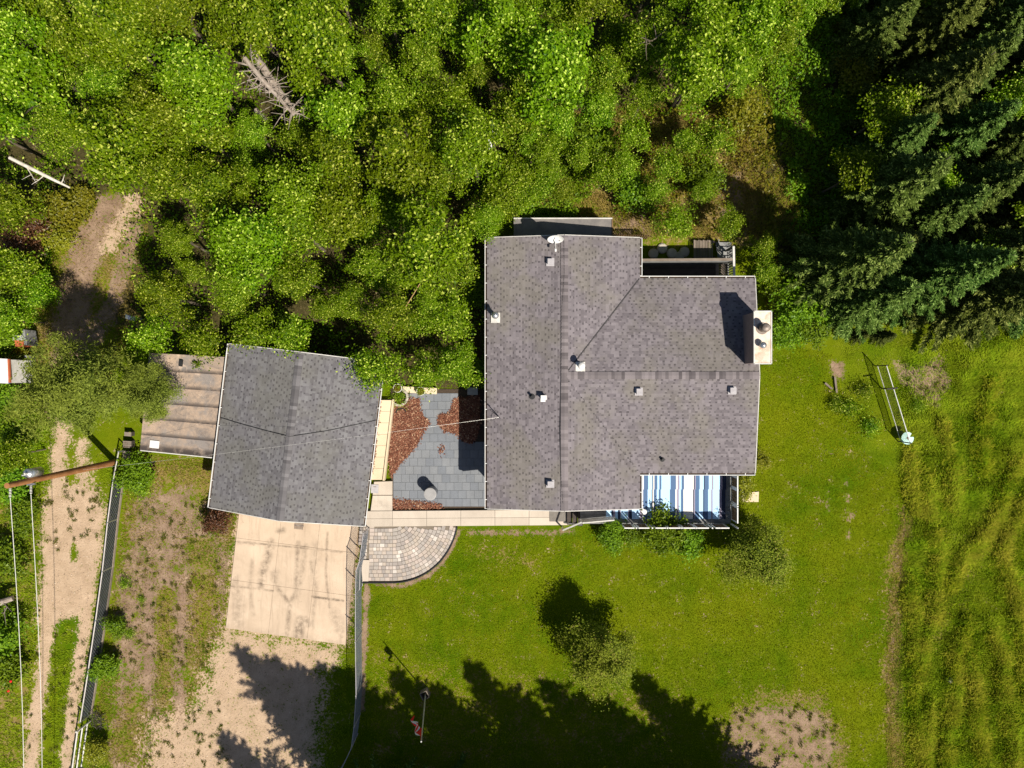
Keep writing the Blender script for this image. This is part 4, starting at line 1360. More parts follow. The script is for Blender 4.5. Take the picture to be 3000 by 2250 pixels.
ry = dy0 - 0.06
for (a, b) in ((1824, 1853), (1865, 1896), (1914, 1944), (1952, 1986), (1994, 2028), (2034, 2068), (2087, 2127)):
    rail_panel((W(a, 0, 1.2).x, ry, 0), (W(b, 0, 1.2).x, ry, 0), ZD + 0.12, ZD + 1.0, deck)
rx = dx1 + 0.06
for (a, b) in ((1396, 1428), (1432, 1474), (1482, 1527)):
    rail_panel((rx, W(0, a, 1.2).y, 0), (rx, W(0, b, 1.2).y, 0), ZD + 0.12, ZD + 1.0, deck)
for (x, y) in ((rx, ry), (rx, W(0, 1430, 1.2).y), (rx, W(0, 1478, 1.2).y), (rx, W(0, 1393, 1.2).y)) + tuple((W(a, 0, 1.2).x, ry) for a in (1859, 1905, 1948, 1990, 2031, 2078)):
    MB().box((x, y, ZD + 0.48), (0.06, 0.06, 1.1)).build("railing_post", M["white"], deck)
# striped rugs
for (x0, x1, y0, y1, sh, lab) in ((1862, 2128, 1372, 1434, 0.03, "blue and white striped outdoor rug on the deck, the half nearest the house wall"),
                                  (1776, 2126, 1433, 1521, 0.0, "blue and white striped outdoor rug on the deck, the long half beside the south railing")):
    A_, B_ = W(x0, y1, 0.77), W(x1, y0, 0.77)
    org = Vector((W(1775, 0, 0.77).x + sh, A_.y, ZD + 0.006))
    nx, ny = 60, 16
    vs = []
    for j in range(ny + 1):
        for i in range(nx + 1):
            x = A_.x + (B_.x - A_.x) * i / nx; y = A_.y + (B_.y - A_.y) * j / ny
            z = 0.010 + (0.012 if sh else 0.0) + 0.006 * math.sin(x * 5 + j * .3) * math.sin(y * 4 + 1)
            vs.append((x - org.x, y - org.y, z))
    g = lambda a, b: b * (nx + 1) + a
    fs = [(g(a, b), g(a + 1, b), g(a + 1, b + 1), g(a, b + 1)) for b in range(ny) for a in range(nx)]
    me = bpy.data.meshes.new("outdoor_rug"); me.from_pydata(vs, [], fs); me.materials.append(M["rug"]); me.update()
    o = link("outdoor_rug", me, None, org)
    md = o.modifiers.new("thickness", 'SOLIDIFY'); md.thickness = 0.008; md.offset = -1
    tag(o, lab, "rug", "striped rugs on the deck")
st = thing("side_table", W(1888, 1500, ZD + .03), "small round white side table on the striped rug", "side table")
c = W(1888, 1500, 1.15); b = c.copy(); b.z = ZD + 0.03
MB().lathe((c.x, c.y, 1.13), [(0.001, 0.0), (0.12, 0.0), (0.12, 0.025), (0.001, 0.026)], 24).build("table_top", M["white"], st)
MB().cyl((c.x, c.y, ZD + .04), 0.018, 1.10 - ZD, 10).build("stem", M["white"], st)
MB().cyl((c.x, c.y, ZD + .03), 0.09, 0.02, 20).build("base", M["white"], st)
# steps up to the deck from the walkway
stp = thing("porch_steps", W(1685, 1520), "short wooden steps with white handrail leading up from the walkway to the deck", "steps")
for i in range(3):
    xa = W(1662 + i * 15, 0, 0.3).x
    z = ZW + 0.14 + i * 0.14
    MB().box((xa + 0.11, W(0, 1508, 0.4).y, z), (0.235, 1.0, 0.05)).build("tread", M["darkwood"], stp)
for dy in (1492, 1533):
    y = W(0, dy, 0.3).y
    MB().bar((W(1655, 0, .2).x, y, 0.12), (W(1704, 0, .6).x, y, 0.6), 0.05, 0.2).build("stringer", M["greywood"], stp)
a1, a2 = W(1650, 1553, 0.75), W(1702, 1531, 1.55)
MB().bar(a1, a2, 0.07, 0.045).build("handrail", M["whitep"], stp)
for q in (a1, a2): MB().bar((q.x, q.y, 0.02), (q.x, q.y, q.z), 0.06, 0.06).build("rail_post", M["whitep"], stp)
rail_panel(W(1704, 1527, 1.2), W(1796, 1519, 1.2), ZD + 0.1, ZD + 0.9, stp, True, M["whitep"], M["whitep"])
o = MB().box((W(1636, 0, ZW).x, W(0, 1511, ZW).y, ZW + 0.02), (0.86, 0.55, 0.02)).build("door_mat", nmat("grey_mat", (0.16, 0.145, 0.13), (0.24, 0.22, 0.20), 8, 0.95))
tag(o, "grey mat on the walkway at the foot of the deck steps", "mat")

# --------------------------------- north-east deck
nd = thing("back_deck", W(2010, 780), "shaded back deck north of the house wing with grey wooden railings", "deck")
ax0, ax1 = W(1885, 0, 0.6).x, W(2132, 0, 0.6).x
ay0, ay1 = W(0, 835, 0.6).y, W(0, 766, 0.6).y
for i in range(9):
    y0 = ay0 + (ay1 - ay0) * i / 9
    MB().box(((ax0 + ax1) / 2, y0 + (ay1 - ay0) / 18, 0.58), (ax1 - ax0, (ay1 - ay0) / 9 - 0.012, 0.04)).build("deck_board", M["darkwood"], nd)
ztop = 1.55
p1, p2 = W(1878, 762, ztop), W(2146, 760, ztop)
MB().bar(p1, p2, 0.12, 0.05).build("top_rail", M["wood"], nd)
MB().bar((p1.x, p1.y - 0.05, 1.1), (p2.x, p2.y - 0.05, 1.1), 0.03, 0.8).build("rail_boarding", M["greywood"], nd)
p3 = W(2151, 818, ztop); p4 = W(2149, 722, ztop)
MB().bar(p3, p4, 0.10, 0.06).build("top_rail", M["whitep"], nd)
MB().bar((p3.x - .02, p3.y, 0.7), (p4.x - .02, p4.y, 0.7), 0.06, 0.05).build("bottom_rail", M["greywood"], nd)
n = 13
for i in range(n):
    q = p3.lerp(p4, (i + 0.5) / n)
    MB().box((q.x - .01, q.y, 1.12), (0.03, 0.045, 0.8)).build("baluster", M["greywood"], nd)
for q in (p1, p2, p4, Vector((p2.x, p3.y, ztop))):
    MB().box((q.x, q.y, 0.77), (0.09, 0.09, 1.5)).build("post", M["greywood"], nd)
# steps down on the north side
for i in range(4):
    z = 0.5 - i * 0.13
    y = W(0, 758 - i * 15, 0.5).y
    MB().box((W(2125, 0, 0.4).x, y, z), (0.75, 0.26, 0.04)).build("tread", M["greywood"], nd)
MB().bar(W(2104, 752, 0.3), W(2104, 704, 0.05), 0.04, 0.22).build("stringer", M["greywood"], nd)
MB().box((W(2102, 0, 0.63).x, W(0, 788, 0.63).y, 0.615), (0.16, 0.75, 0.03)).build("sunlit_deck_strip", M["wood"], nd)  # paler wood strip stands for the sunlit part of the deck floor
for i in range(6):
    q = W(2121, 775 + i * 7, 0.65)
    MB().obox((q.x, q.y, 0.64), Vector((0.14, -0.13, 0)), Vector((0.02, 0.02, 0)), Vector((0, 0, 0.012))).build("slat", M["wood"], nd)
pl = thing("slatted_platform", W(2060, 730), "brown slatted wooden platform on the ground behind the back deck", "platform")
for i in range(13):
    q0, q1 = W(2034 + i * 4.4, 703 + (i % 3), 0.3), W(2034 + i * 4.4, 757, 0.3)
    MB().bar(q0, q1, 0.045, 0.03).build("slat", M["wood"], pl)
for y in (708, 752): MB().bar(W(2032, y, 0.25), W(2094, y, 0.25), 0.06, 0.08).build("bearer", M["darkwood"], pl)
for px in (2036, 2092):
    for y in (708, 752):
        q = W(px, y, 0.2); MB().box((q.x, q.y, 0.1), (0.08, 0.08, 0.24)).build("foot", M["darkwood"], pl)
pf = thing("picket_fence", W(1850, 688), "low brown picket fence beside the north porch roof", "fence")
for i in range(16):
    q = W(1800 + i * 6.8, 690, 0.8)
    MB().box((q.x, q.y, 0.42), (0.06, 0.02, 0.9)).build("picket", M["brownwood"], pf)
for z in (0.25, 0.72): MB().bar((W(1798, 0, 0.8).x, W(0, 690, .8).y + .03, z), (W(1906, 0, 0.8).x, W(0, 690, .8).y + .03, z), 0.03, 0.06).build("rail", M["brownwood"], pf)
for i, (px, py) in enumerate(((1914, 743), (1940, 728), (1968, 742), (2005, 738), (1990, 752))):
    m = MB(); q = W(px, py)
    m.lathe((q.x, q.y, -0.02), [(0.26, 0.0), (0.25, 0.07), (0.19, 0.11), (0.001, 0.12)], 11)
    o = m.build("stepping_stone", M["stone"])
    tag(o, "rounded pale stone in the shade behind the back deck, " + ("leftmost", "second from left, set back", "third from left", "rightmost", "fourth from left, nearest the railing")[i], "stone", "stones behind the back deck")

# --------------------------------- utility pole and wires
base = W(338, 1354)
top = W(20, 1423, 7.35)
top = Vector((base.x + (top.x - base.x) * 1.0, base.y + (top.y - base.y) * 1.0, 7.35))
pole = thing("utility_pole", base, "leaning brown wooden utility pole with a grey transformer beside the gravel track", "utility pole")
polm = nmat("creosoted_pole", (0.26, 0.105, 0.035), (0.40, 0.19, 0.075), 3, 0.8)
MB().tube([base - Vector((0, 0, .1)), base.lerp(top, 0.5), top], [0.16, 0.135, 0.11], 14).build("shaft", polm, pole)
tp = base.lerp(top, 0.80)
tr = MB().cyl((tp.x - 0.02, tp.y + 0.30, tp.z - 0.45), 0.19, 0.72, 20).lathe((tp.x - 0.02, tp.y + 0.30, tp.z + 0.27), [(0.2, 0), (0.17, 0.07), (0.001, 0.1)], 20).build("transformer", M["galv"], pole, True)
MB().cyl((tp.x + 0.03, tp.y + 0.32, tp.z + 0.35), 0.035, 0.2, 10).cyl((tp.x - 0.1, tp.y + 0.25, tp.z + 0.35), 0.03, 0.16, 10).build("bushing", M["whitep"], tr)
MB().box((tp.x, tp.y + 0.1, tp.z - 0.1), (0.06, 0.3, 0.12)).build("bracket", M["galv"], pole)
MB().bar((tp.x - 0.16, tp.y - 0.17, tp.z + 0.1), (tp.x + 0.16, tp.y - 0.14, tp.z + 0.1), 0.07, 0.09).build("cutout_bracket", M["galv"], pole)
tq = base.lerp(top, 0.975)
ins_me = MB()
for i in range(6): ins_me.tube([(0, -i * 0.06, 0), (0, -i * 0.06 - 0.03, 0)], [0.055, 0.03], 12)
ime = ins_me.mesh("insulator", M["whitep"])
place("insulator", ime, (tq.x, tq.y - 0.14, tq.z), pole)
tq2 = base.lerp(top, 0.82)
place("insulator", ime, (tq2.x + 0.02, tq2.y - 0.2, tq2.z), pole)
wirem = nmat("bare_aluminium_wire", (0.70, 0.68, 0.63), (0.80, 0.78, 0.74), 10, 0.4, 0.2, 0)
for (s_, ex, lab) in (((tq.x, tq.y - 0.5, tq.z), 42, "pale overhead wire running down from the pole top, the outer of two"), ((tq2.x + .02, tq2.y - 0.56, tq2.z), 98, "pale overhead wire running down from the transformer, the inner of two")):
    s_ = Vector(s_); e_ = W(ex, 2250, s_.z - 0.5)
    d_ = e_ - s_
    pts = [s_ + d_ * (i / 12 * 2.0) - Vector((0, 0, 0.9 * math.sin(math.pi * min(1, i / 12)))) * 0.6 for i in range(13)]
    # keep the line through the two observed ends
    o = MB().tube(pts, 0.013, 6).build("power_line", wirem)
    tag(o, lab, "wire")
sA = base.lerp(top, 0.38) + Vector((0.1, 0, 0)); sB = on_roof(1461, 1220) + Vector((0, 0, 0.7))
pts = []
for i in range(25):
    t_ = i / 24
    q = sA.lerp(sB, t_); q.z += 1.0 * math.sin(math.pi * t_)
    pts.append(q)
sag = [sA.lerp(sB, i / 24) for i in range(25)]
for i, q in enumerate(sag): q.z = sA.z + (sB.z + 0.35 - sA.z) * (i / 24) + 1.35 * (1 - abs(2 * i / 24 - 1.0) ** 2)
o = MB().tube(sag, 0.0035, 5).build("service_wire", wirem)
tag(o, "thin pale service wire crossing the garage roof and courtyard to the house", "wire")
# old rope in the trees
ra, rb = W(1285, 742, 4.6), W(1150, 962, 4.2)
o = MB().tube([ra.lerp(rb, i / 10) for i in range(11)], 0.016, 5).build("rope", nmat("orange_rope", (0.45, 0.27, 0.12), (0.5, 0.33, 0.16), 5, 0.9))
tag(o, "thin orange rope stretched between the trees west of the house", "rope")


# --------------------------------- fences
def resample(pts, step):
    out = [Vector(pts[0])]
    for a, b in zip(pts[:-1], pts[1:]):
        a, b = Vector(a), Vector(b)
        n = max(1, round((b - a).length / step))
        for i in range(1, n + 1): out.append(a.lerp(b, i / n))
    return out


def wire_mesh(pts, z0, z1, pitch_, r, name, mat, parent):
    """diagonal woven wires over a polyline of ground points"""
    path = resample(pts, 0.05)
    cum = [0]
    for a, b in zip(path[:-1], path[1:]): cum.append(cum[-1] + (b - a).length)
    L = cum[-1]
    cum = np.array(cum); X = np.array([(p.x, p.y) for p in path])
    at = lambda s_: (np.interp(s_, cum, X[:, 0]), np.interp(s_, cum, X[:, 1]))
    mb = MB()
    h = z1 - z0
    s = -h
    while s < L:
        for sg in (1, -1):
            n_ = 4
            pp = []
            for i in range(n_ + 1):
                z = z0 + h * i / n_
                u = s + (h * i / n_ if sg > 0 else h - h * i / n_)
                if 0 <= u <= L:
                    x, y = at(u)
                    pp.append((x + 0.002 * sg, y, z))
            if len(pp) > 1: mb.tube(pp, r, 3, caps=False)
        s += pitch_
    return tag(mb.build(name, mat, parent), kind="stuff")


# silver chain-link fence between driveway and lawn
hF = 1.45
fp = [W(x, y) for x, y in ((1082, 1545), (1071, 1625), (1062, 1650), (1060, 1715), (1060, 1850), (1062, 2000), (1056, 2090), (1048, 2150), (1010, 2230), (970, 2290))]
fc_ = thing("chain_link_fence", fp[3], "silver chain link fence between the concrete driveway and the lawn", "fence")
wire_mesh([(p_.x, p_.y, 0) for p_ in fp], 0.05, hF, 0.06, 0.0035, "wire_mesh", M["wire"], fc_)
for a, b in zip(fp[:-1], fp[1:]):
    MB().tube([(a.x, a.y, hF), (b.x, b.y, hF)], 0.016, 8).build("top_rail", M["grey"], fc_)
for p_ in fp[:-1]:
    MB().cyl((p_.x, p_.y, -0.05), 0.026, hF + 0.1, 10).build("post", M["grey"], fc_)
for (a, b) in ((fp[2], fp[3]),):                       # gate leaf with frame
    MB().tube([(a.x + .05, a.y, 0.12), (b.x + .05, b.y, 0.12)], 0.016, 8).build("gate_rail", M["grey"], fc_)
    MB().tube([(a.x + .05, a.y, 0.8), (b.x + .05, b.y, 0.8)], 0.016, 8).build("gate_rail", M["grey"], fc_)
# dark fence along the gravel track
hB = 0.92
bp = [W(x, y) for x, y in ((362, 1400), (346, 1520), (331, 1660), (312, 1800), (290, 1950), (268, 2090))]
bf = thing("track_fence", bp[2], "dark slatted chain link fence with pale top rail along the gravel track", "fence")
path = resample([(p_.x, p_.y, 0) for p_ in bp], 0.075)
mb = MB()
for a, b in zip(path[:-1], path[1:]):
    c = (a + b) / 2; d = (b - a).normalized()
    mb.obox((c.x, c.y, hB / 2), d * 0.026, Vector((-d.y, d.x, 0)) * 0.004, Vector((0, 0, hB / 2 - 0.05)))
tag(mb.build("privacy_slats", M["black"], bf), kind="stuff")
wire_mesh([(p_.x + 0.012, p_.y, 0) for p_ in bp], 0.05, hB, 0.16, 0.004, "wire_mesh", M["wire"], bf)
rp = [W(x, y) for x, y in ((378, 1318), (362, 1400))]
allp = [rp[0]] + bp
railm = nmat("pale_pipe_rail", (0.40, 0.37, 0.36), (0.55, 0.52, 0.50), 4, 0.6, 0.2, 0.1)
for a, b in zip(allp[:-1], allp[1:]):
    MB().tube([(a.x, a.y, hB), (b.x, b.y, hB)], 0.03, 8).build("top_rail", railm, bf)
    if a is not rp[0]:
        MB().bar((a.x + .03, a.y, 0.05), (b.x + .03, b.y, 0.05), 0.04, 0.13).build("kick_board", M["wood"], bf)
for p_ in resample([(q.x, q.y, 0) for q in allp], 2.4):
    MB().cyl((p_.x, p_.y, -0.05), 0.035, hB + 0.08, 10).build("post", M["galv"], bf)
MB().bar((bp[0].x, bp[0].y, 0.5), (bp[0].x + .4, bp[0].y + .02, 0.5), 0.05, 0.07).build("brace", railm, bf)
gate = thing("pipe_gate", W(262, 2130), "white three rail pipe gate at the lower end of the track fence", "gate")
ga, gb = W(265, 2112), W(240, 2290)
for z in (0.25, 0.65, 1.05):
    MB().tube([(ga.x, ga.y, z), (gb.x, gb.y, z)], 0.032, 8).build("rail", M["whitep"], gate)
for q in (ga, gb): MB().cyl((q.x, q.y, 0), 0.045, 1.15, 10).build("gate_post", M["whitep"], gate)
MB().bar(W(243, 2248, 0.3), W(228, 2250, 1.0), 0.05, 0.05).build("brace", M["darkwood"], gate)
tr_ = thing("brush_pile", W(285, 2120), "dark heap of dry twigs beside the pipe gate", "brush pile")
mb = MB()
for i in range(90):
    q = W(random.gauss(283, 12), random.gauss(2112, 14), random.uniform(0.02, 0.3)); a = random.uniform(0, 6.28); L = random.uniform(.1, .35)
    mb.tube([q, q + Vector((math.cos(a) * L, math.sin(a) * L, random.uniform(-.1, .2)))], random.uniform(.006, .014), 4)
mb.build("twigs", M["darkwood"], tr_)
# stacked pale boards between fence and lean-to
for i, (px, py, w_, h_) in enumerate(((374, 1272, 20, 12), (372, 1302, 24, 20), (370, 1333, 22, 24))):
    q = W(px, py, 0.35)
    o = thing("wooden_crate", (q.x, q.y, 0), ("small weathered plank box by the fence, nearest the pine", "weathered plank box by the fence, middle of three", "pale plank box by the fence, nearest the utility pole")[i], "crate", "plank boxes along the fence")
    sx, sy = w_ * S0, h_ * S0
    for j in range(4):
        MB().box((q.x, q.y - sy / 2 + sy * (j + .5) / 4, 0.33), (sx, sy / 4 - 0.012, 0.025), R(-4)).build("plank", M["wood"], o)
    for dx in (-1, 1): MB().box((q.x + dx * (sx / 2 - .02), q.y, 0.16), (0.03, sy, 0.31), R(-4)).build("side", M["darkwood"], o)

# --------------------------------- courtyard things
c = W(1260, 1448, 0.85)
bar_ = thing("fire_barrel", (c.x, c.y, 0.03), "grey metal drum with a flat lid standing on the courtyard tiles", "drum")
MB().lathe((c.x, c.y, 0.03), [(0.001, 0), (0.285, 0), (0.285, 0.26), (0.295, 0.28), (0.285, 0.30), (0.285, 0.54), (0.295, 0.56), (0.285, 0.58), (0.285, 0.80)], 28).build("barrel", nmat("grey_drum", (0.20, 0.21, 0.24), (0.28, 0.29, 0.32), 5, 0.5, 0.3, 0.1), bar_, True)
MB().lathe((c.x, c.y, 0.83), [(0.295, -0.02), (0.30, 0.015), (0.27, 0.02), (0.001, 0.025)], 28).build("lid", nmat("grey_lid", (0.30, 0.29, 0.29), (0.38, 0.37, 0.37), 3, 0.6, 0.2, 0.1), bar_)


def leaf_quads(c, n_up, size, rng, aspect=0.62, out=None):
    """folded leaf blades at centres c -> verts, quads"""
    n = len(c)
    nr = rng.normal(0, 0.75, (n, 3))
    nr[:, 2] += n_up
    if out is not None: nr += out * 0.8
    nr /= np.linalg.norm(nr, axis=1)[:, None]
    a = rng.normal(0, 1, (n, 3))
    a -= nr * (a * nr).sum(1)[:, None]
    a /= np.linalg.norm(a, axis=1)[:, None]
    b = np.cross(nr, a)
    L = size * rng.uniform(0.65, 1.25, n)[:, None]
    w_ = L * aspect
    fold = nr * L * 0.12
    v = np.stack([c - a * L * 0.5, c + b * w_ * 0.5 + fold - a * L * 0.08, c + a * L * 0.5, c - b * w_ * 0.5 + fold - a * L * 0.08], 1)
    return v.reshape(-1, 3), np.arange(4 * n).reshape(n, 4)


def crown_clumps(rng, rx, rz, zc, nclump, nleaf, spread, size, up=0.7, low=-0.25, aspect=0.62, ry=None, hollow=0.5, taper=0.0):
    """leaf centres in clumps through an uneven ellipsoid"""
    ry = ry or rx
    d = rng.normal(0, 1, (nclump * 3, 3))
    d /= np.linalg.norm(d, axis=1)[:, None]
    d = d[d[:, 2] > low][:nclump]
    lob = 0.78 + 0.32 * np.sin(3 * np.arctan2(d[:, 1], d[:, 0]) + rng.uniform(0, 6)) * np.cos(2 * d[:, 2] + rng.uniform(0, 3)) + 0.12 * rng.normal(0, 1, len(d))
    rad = (hollow + (1 - hollow) * rng.random(len(d)) ** 0.6) * lob
    cc = d * rad[:, None] * np.array([rx, ry, rz])
    cc[:, :2] *= (1 - taper * np.clip(cc[:, 2:3] / rz, 0, 1))
    c = np.repeat(cc, nleaf, 0)
    sp = spread * rng.uniform(0.6, 1.3, len(cc))
    c = c + rng.normal(0, 1, c.shape) * np.repeat(sp, nleaf)[:, None] * np.array([1, 1, 0.55])
    out = np.repeat(d, nleaf, 0)
    v, f = leaf_quads(c + np.array([0, 0, zc]), up, size, rng, aspect, out)
    return v, f, cc + np.array([0, 0, zc])


def trunk_mb(h, r0, limbs, rng, lean=0.15):
    mb = MB()
    a = rng.uniform(0, 6.28)
    tp_ = Vector((math.cos(a) * lean, math.sin(a) * lean, h))
    mb.tube([(0, 0, -0.05), tp_ * 0.35 + Vector((0.05, -0.04, 0)), tp_ * 0.7, tp_], [r0, r0 * 0.8, r0 * 0.55, r0 * 0.2], 8)
    for q in limbs:
        t_ = 0.45 + 0.4 * rng.random()
        s_ = tp_ * t_
        e_ = Vector(tuple(q))
        mid = s_.lerp(e_, 0.5) + Vector((0, 0, 0.12))
        mb.tube([s_, mid, e_], [r0 * 0.32, r0 * 0.2, r0 * 0.07], 5)
    return mb


PROTO = {}


def proto_tree(kind, i, h, rx, rz, nclump, nleaf, spread, size, mat, up=0.7, low=-0.25, aspect=0.62, r0=0.09, hollow=0.5, bark="bark", taper=0.0):
    rng = np.random.default_rng(hash(kind) % 1000 + 17 * i if False else sum(map(ord, kind)) + 17 * i)
    zc = h - rz
    v, f, cc = crown_clumps(rng, rx, rz, zc, nclump, nleaf, spread, size, up, low, aspect, hollow=hollow, taper=taper)
    crown = arrays_mesh("crown", v, f, M[mat])
    lim = cc[rng.permutation(len(cc))[:9]]
    trunk = trunk_mb(max(0.3, h - rz * 0.7), r0, lim, rng).mesh("trunk", M[bark])
    PROTO.setdefault(kind, []).append((trunk, crown, h))


def spruce_proto(i, h, R0, kind="spruce", var=(0.7, 1.15), dens=1.0):
    rng = np.random.default_rng(500 + i)
    C, A, Nn, Ls, Ws = [], [], [], [], []
    tr_mb = MB().tube([(0, 0, -0.05), (0.02, 0.02, h * 0.5), (0, 0, h)], [0.17, 0.10, 0.015], 8)
    z = 0.06 * h
    while z < h * 0.985:
        fr = z / h
        Rr = R0 * (1 - fr) ** (0.85 if kind == "spruce" else 0.55) * (1.0 if kind == "spruce" else 0.75 + 0.25 * math.sin(z * 2.3 + i)) + 0.06
        nbz = int(rng.integers(6, 10)) if fr < 0.85 else 5
        a0 = rng.uniform(0, 6.28)
        for kq in range(nbz):
            a = a0 + 6.283 * kq / nbz + rng.normal(0, 0.15)
            L = Rr * rng.uniform(*var)
            d = np.array([math.cos(a), math.sin(a), 0.0])
            s = np.array([-math.sin(a), math.cos(a), 0.0])
            drop = 0.32 * (1 - fr) + 0.04
            ntw = int((9 + 24 * L) * dens)
            t_ = np.linspace(0.12, 1.0, ntw)
            sp = d[None] * (t_ * L)[:, None] + np.array([0, 0, 1.0])[None] * (-drop * L * t_ ** 1.4 + 0.12 * L * t_ ** 3)[:, None] + np.array([0, 0, z])
            for sg in (-1, 1):
                dirv = d[None] * 0.75 + s[None] * sg * 0.75 + np.array([0, 0, -0.05]) + rng.normal(0, 0.28, (ntw, 3))
                dirv /= np.linalg.norm(dirv, axis=1)[:, None]
                ll = (0.12 + 0.20 * L * (1 - t_) * t_ ** 0.3 + 0.03) * rng.uniform(0.6, 1.3, ntw)
                C.append(sp + dirv * (ll * 0.5)[:, None]); A.append(dirv); Ls.append(ll); Ws.append(np.full(ntw, 0.055) * rng.uniform(0.8, 1.4, ntw))
            C.append(sp + rng.normal(0, 0.02, sp.shape)); A.append(np.repeat(d[None], ntw, 0) + rng.normal(0, 0.2, (ntw, 3))); Ls.append(np.full(ntw, 0.16)); Ws.append(np.full(ntw, 0.07))
        z += max(0.13, 0.30 * (1 - fr * 0.55)) * rng.uniform(0.85, 1.15)
    C, A, Ls, Ws = np.concatenate(C), np.concatenate(A), np.concatenate(Ls), np.concatenate(Ws)
    A /= np.linalg.norm(A, axis=1)[:, None]
    up = np.array([0, 0, 1.0]) + rng.normal(0, 0.45, C.shape)
    b = np.cross(A, up); b /= np.linalg.norm(b, axis=1)[:, None]
    nn = np.cross(b, A)
    v = np.stack([C - A * Ls[:, None] * .5, C + b * Ws[:, None] * .5 - nn * 0.02, C + A * Ls[:, None] * .5, C - b * Ws[:, None] * .5 - nn * 0.02], 1).reshape(-1, 3)
    crown = arrays_mesh("crown", v, np.arange(len(v)).reshape(-1, 4), M["spruce"])
    PROTO.setdefault(kind, []).append((tr_mb.mesh("trunk", M["bark"]), crown, h))


for i in range(8): proto_tree("poplar", i, 7.0, 1.5 + 0.15 * (i % 3), 2.3 + 0.2 * (i % 2), 46, 190, 0.215, 0.105 + 0.012 * (i % 3), "poplar", r0=0.10, hollow=0.4, taper=0.5)
for i in range(4): proto_tree("sapling", i, 4.0, 1.2, 1.3, 30, 120, 0.20, 0.105, "poplar", r0=0.05, hollow=0.35, taper=0.35)
for i in range(3): proto_tree("shrub", i, 1.3, 0.85, 0.75, 42, 80, 0.17, 0.11, "lush", low=-0.1, r0=0.03, hollow=0.4)
for i in range(3): proto_tree("weed", i, 0.5, 0.55, 0.3, 20, 40, 0.22, 0.085, "poplar", low=-0.1, r0=0.015, hollow=0.1)
for i in range(2): proto_tree("olive", i, 3.2, 1.55, 1.45, 62, 330, 0.25, 0.09, "olive", up=1.1, low=-0.4, r0=0.08, hollow=0.5)
for i in range(2): proto_tree("yellow_shrub", i, 1.3, 0.7, 0.7, 34, 70, 0.17, 0.10, "yellow", low=-0.1, r0=0.03, hollow=0.4)
for i in range(2): proto_tree("rusty_shrub", i, 1.8, 0.95, 0.9, 36, 75, 0.2, 0.10, "rusty", low=-0.1, r0=0.04, hollow=0.4)
proto_tree("pine", 0, 7.6, 2.2, 2.4, 90, 330, 0.24, 0.15, "pine", up=1.0, low=-0.5, aspect=0.24, r0=0.15, hollow=0.35)
for i, (hh, rr) in enumerate(((8.0, 2.3), (9.0, 2.4), (7.0, 2.1))): spruce_proto(i, hh, rr)
for i, (hh, rr) in enumerate(((11.0, 2.3), (12.5, 2.6), (9.5, 2.1))): spruce_proto(10 + i, hh, rr, "tall_spruce", (0.3, 1.3), 0.55)


def tree(kind, name, xy, label, cat, group=None, s=1.0, var=None, sz=None, h=None):
    P_ = PROTO[kind]
    tk, cr, h0 = P_[random.randrange(len(P_)) if var is None else var % len(P_)]
    if h: s = h / h0
    o = thing(name, (xy[0], xy[1], -0.03), label, cat, group)
    o.rotation_euler = (random.uniform(-.03, .03), random.uniform(-.03, .03), random.uniform(0, 6.283))
    o.scale = (s, s, sz or s)
    for nm, me in (("trunk", tk), ("crown", cr)):
        ob = bpy.data.objects.new(nm, me)
        COL.objects.link(ob)
        ob.parent = o
    return o


def at_top(px, py, z):
    p = W(px, py, z)
    return (p.x, p.y)


# plant pots and ring bed in the courtyard
for (px, py, lab) in ((1165, 1137, "round white rimmed plant pot, the one nearer the garage"), (1233, 1146, "round white rimmed plant pot under the overhanging branches")):
    q = W(px, py, 0.4)
    o = thing("plant_pot", (q.x, q.y, 0.02), lab, "plant pot", "pots at the head of the courtyard")
    MB().lathe((q.x, q.y, 0.02), [(0.001, 0), (0.15, 0), (0.19, 0.4), (0.215, 0.42), (0.215, 0.44), (0.185, 0.44), (0.18, 0.36)], 24).build("pot", M["whitep"], o, True)
    MB().lathe((q.x, q.y, 0.38), [(0.001, 0.01), (0.18, 0.0)], 18).build("soil", M["soil"], o)
    rng = np.random.default_rng(int(px))
    v, f, _ = crown_clumps(rng, 0.16, 0.15, 0.45, 18, 18, 0.05, 0.07)
    link("foliage", arrays_mesh("foliage", v + np.array([0, 0, 0.0]), f, M["yellow"]), o)
ring = thing("stone_ring", W(1172, 1168), "curved pale stone ring round a small plant bed in the courtyard", "stone ring")
for i in range(11):
    a = R(-70 + i * 24) - 0.6
    q = W(1170 + 24 * math.cos(a), 1163 + 24 * math.sin(a), 0.08)
    MB().box((q.x, q.y, 0.1), (0.16, 0.11, 0.16), -a + R(90)).build("stone", M["stone"], ring)
tree("weed", "bed_plant", at_top(1168, 1163, 0.3), "small leafy plant inside the stone ring of the courtyard", "plant", s=0.75)
hd = W(1175, 1212, 0.06)
o = MB().tube([hd + Vector((0.26 * math.cos(a), 0.26 * math.sin(a), 0.02)) for a in np.linspace(R(20), R(170), 12)], 0.035, 6).build("hose_loop", M["black"])
tag(o, "short black curved edging hoop lying in the mulch", "hoop")
bx = W(1385, 1146, 0.3)
ub = thing("utility_box", (bx.x, bx.y, 0), "pale green box in the shade beside the house wall at the courtyard head", "utility box")
MB().box((bx.x, bx.y, 0.2), (0.45, 0.32, 0.36)).build("body", nmat("pale_green_metal", (0.26, 0.33, 0.30), (0.33, 0.40, 0.37), 5, 0.6), ub)
MB().box((bx.x, bx.y, 0.40), (0.50, 0.36, 0.04)).build("lid", M["grey"], ub)
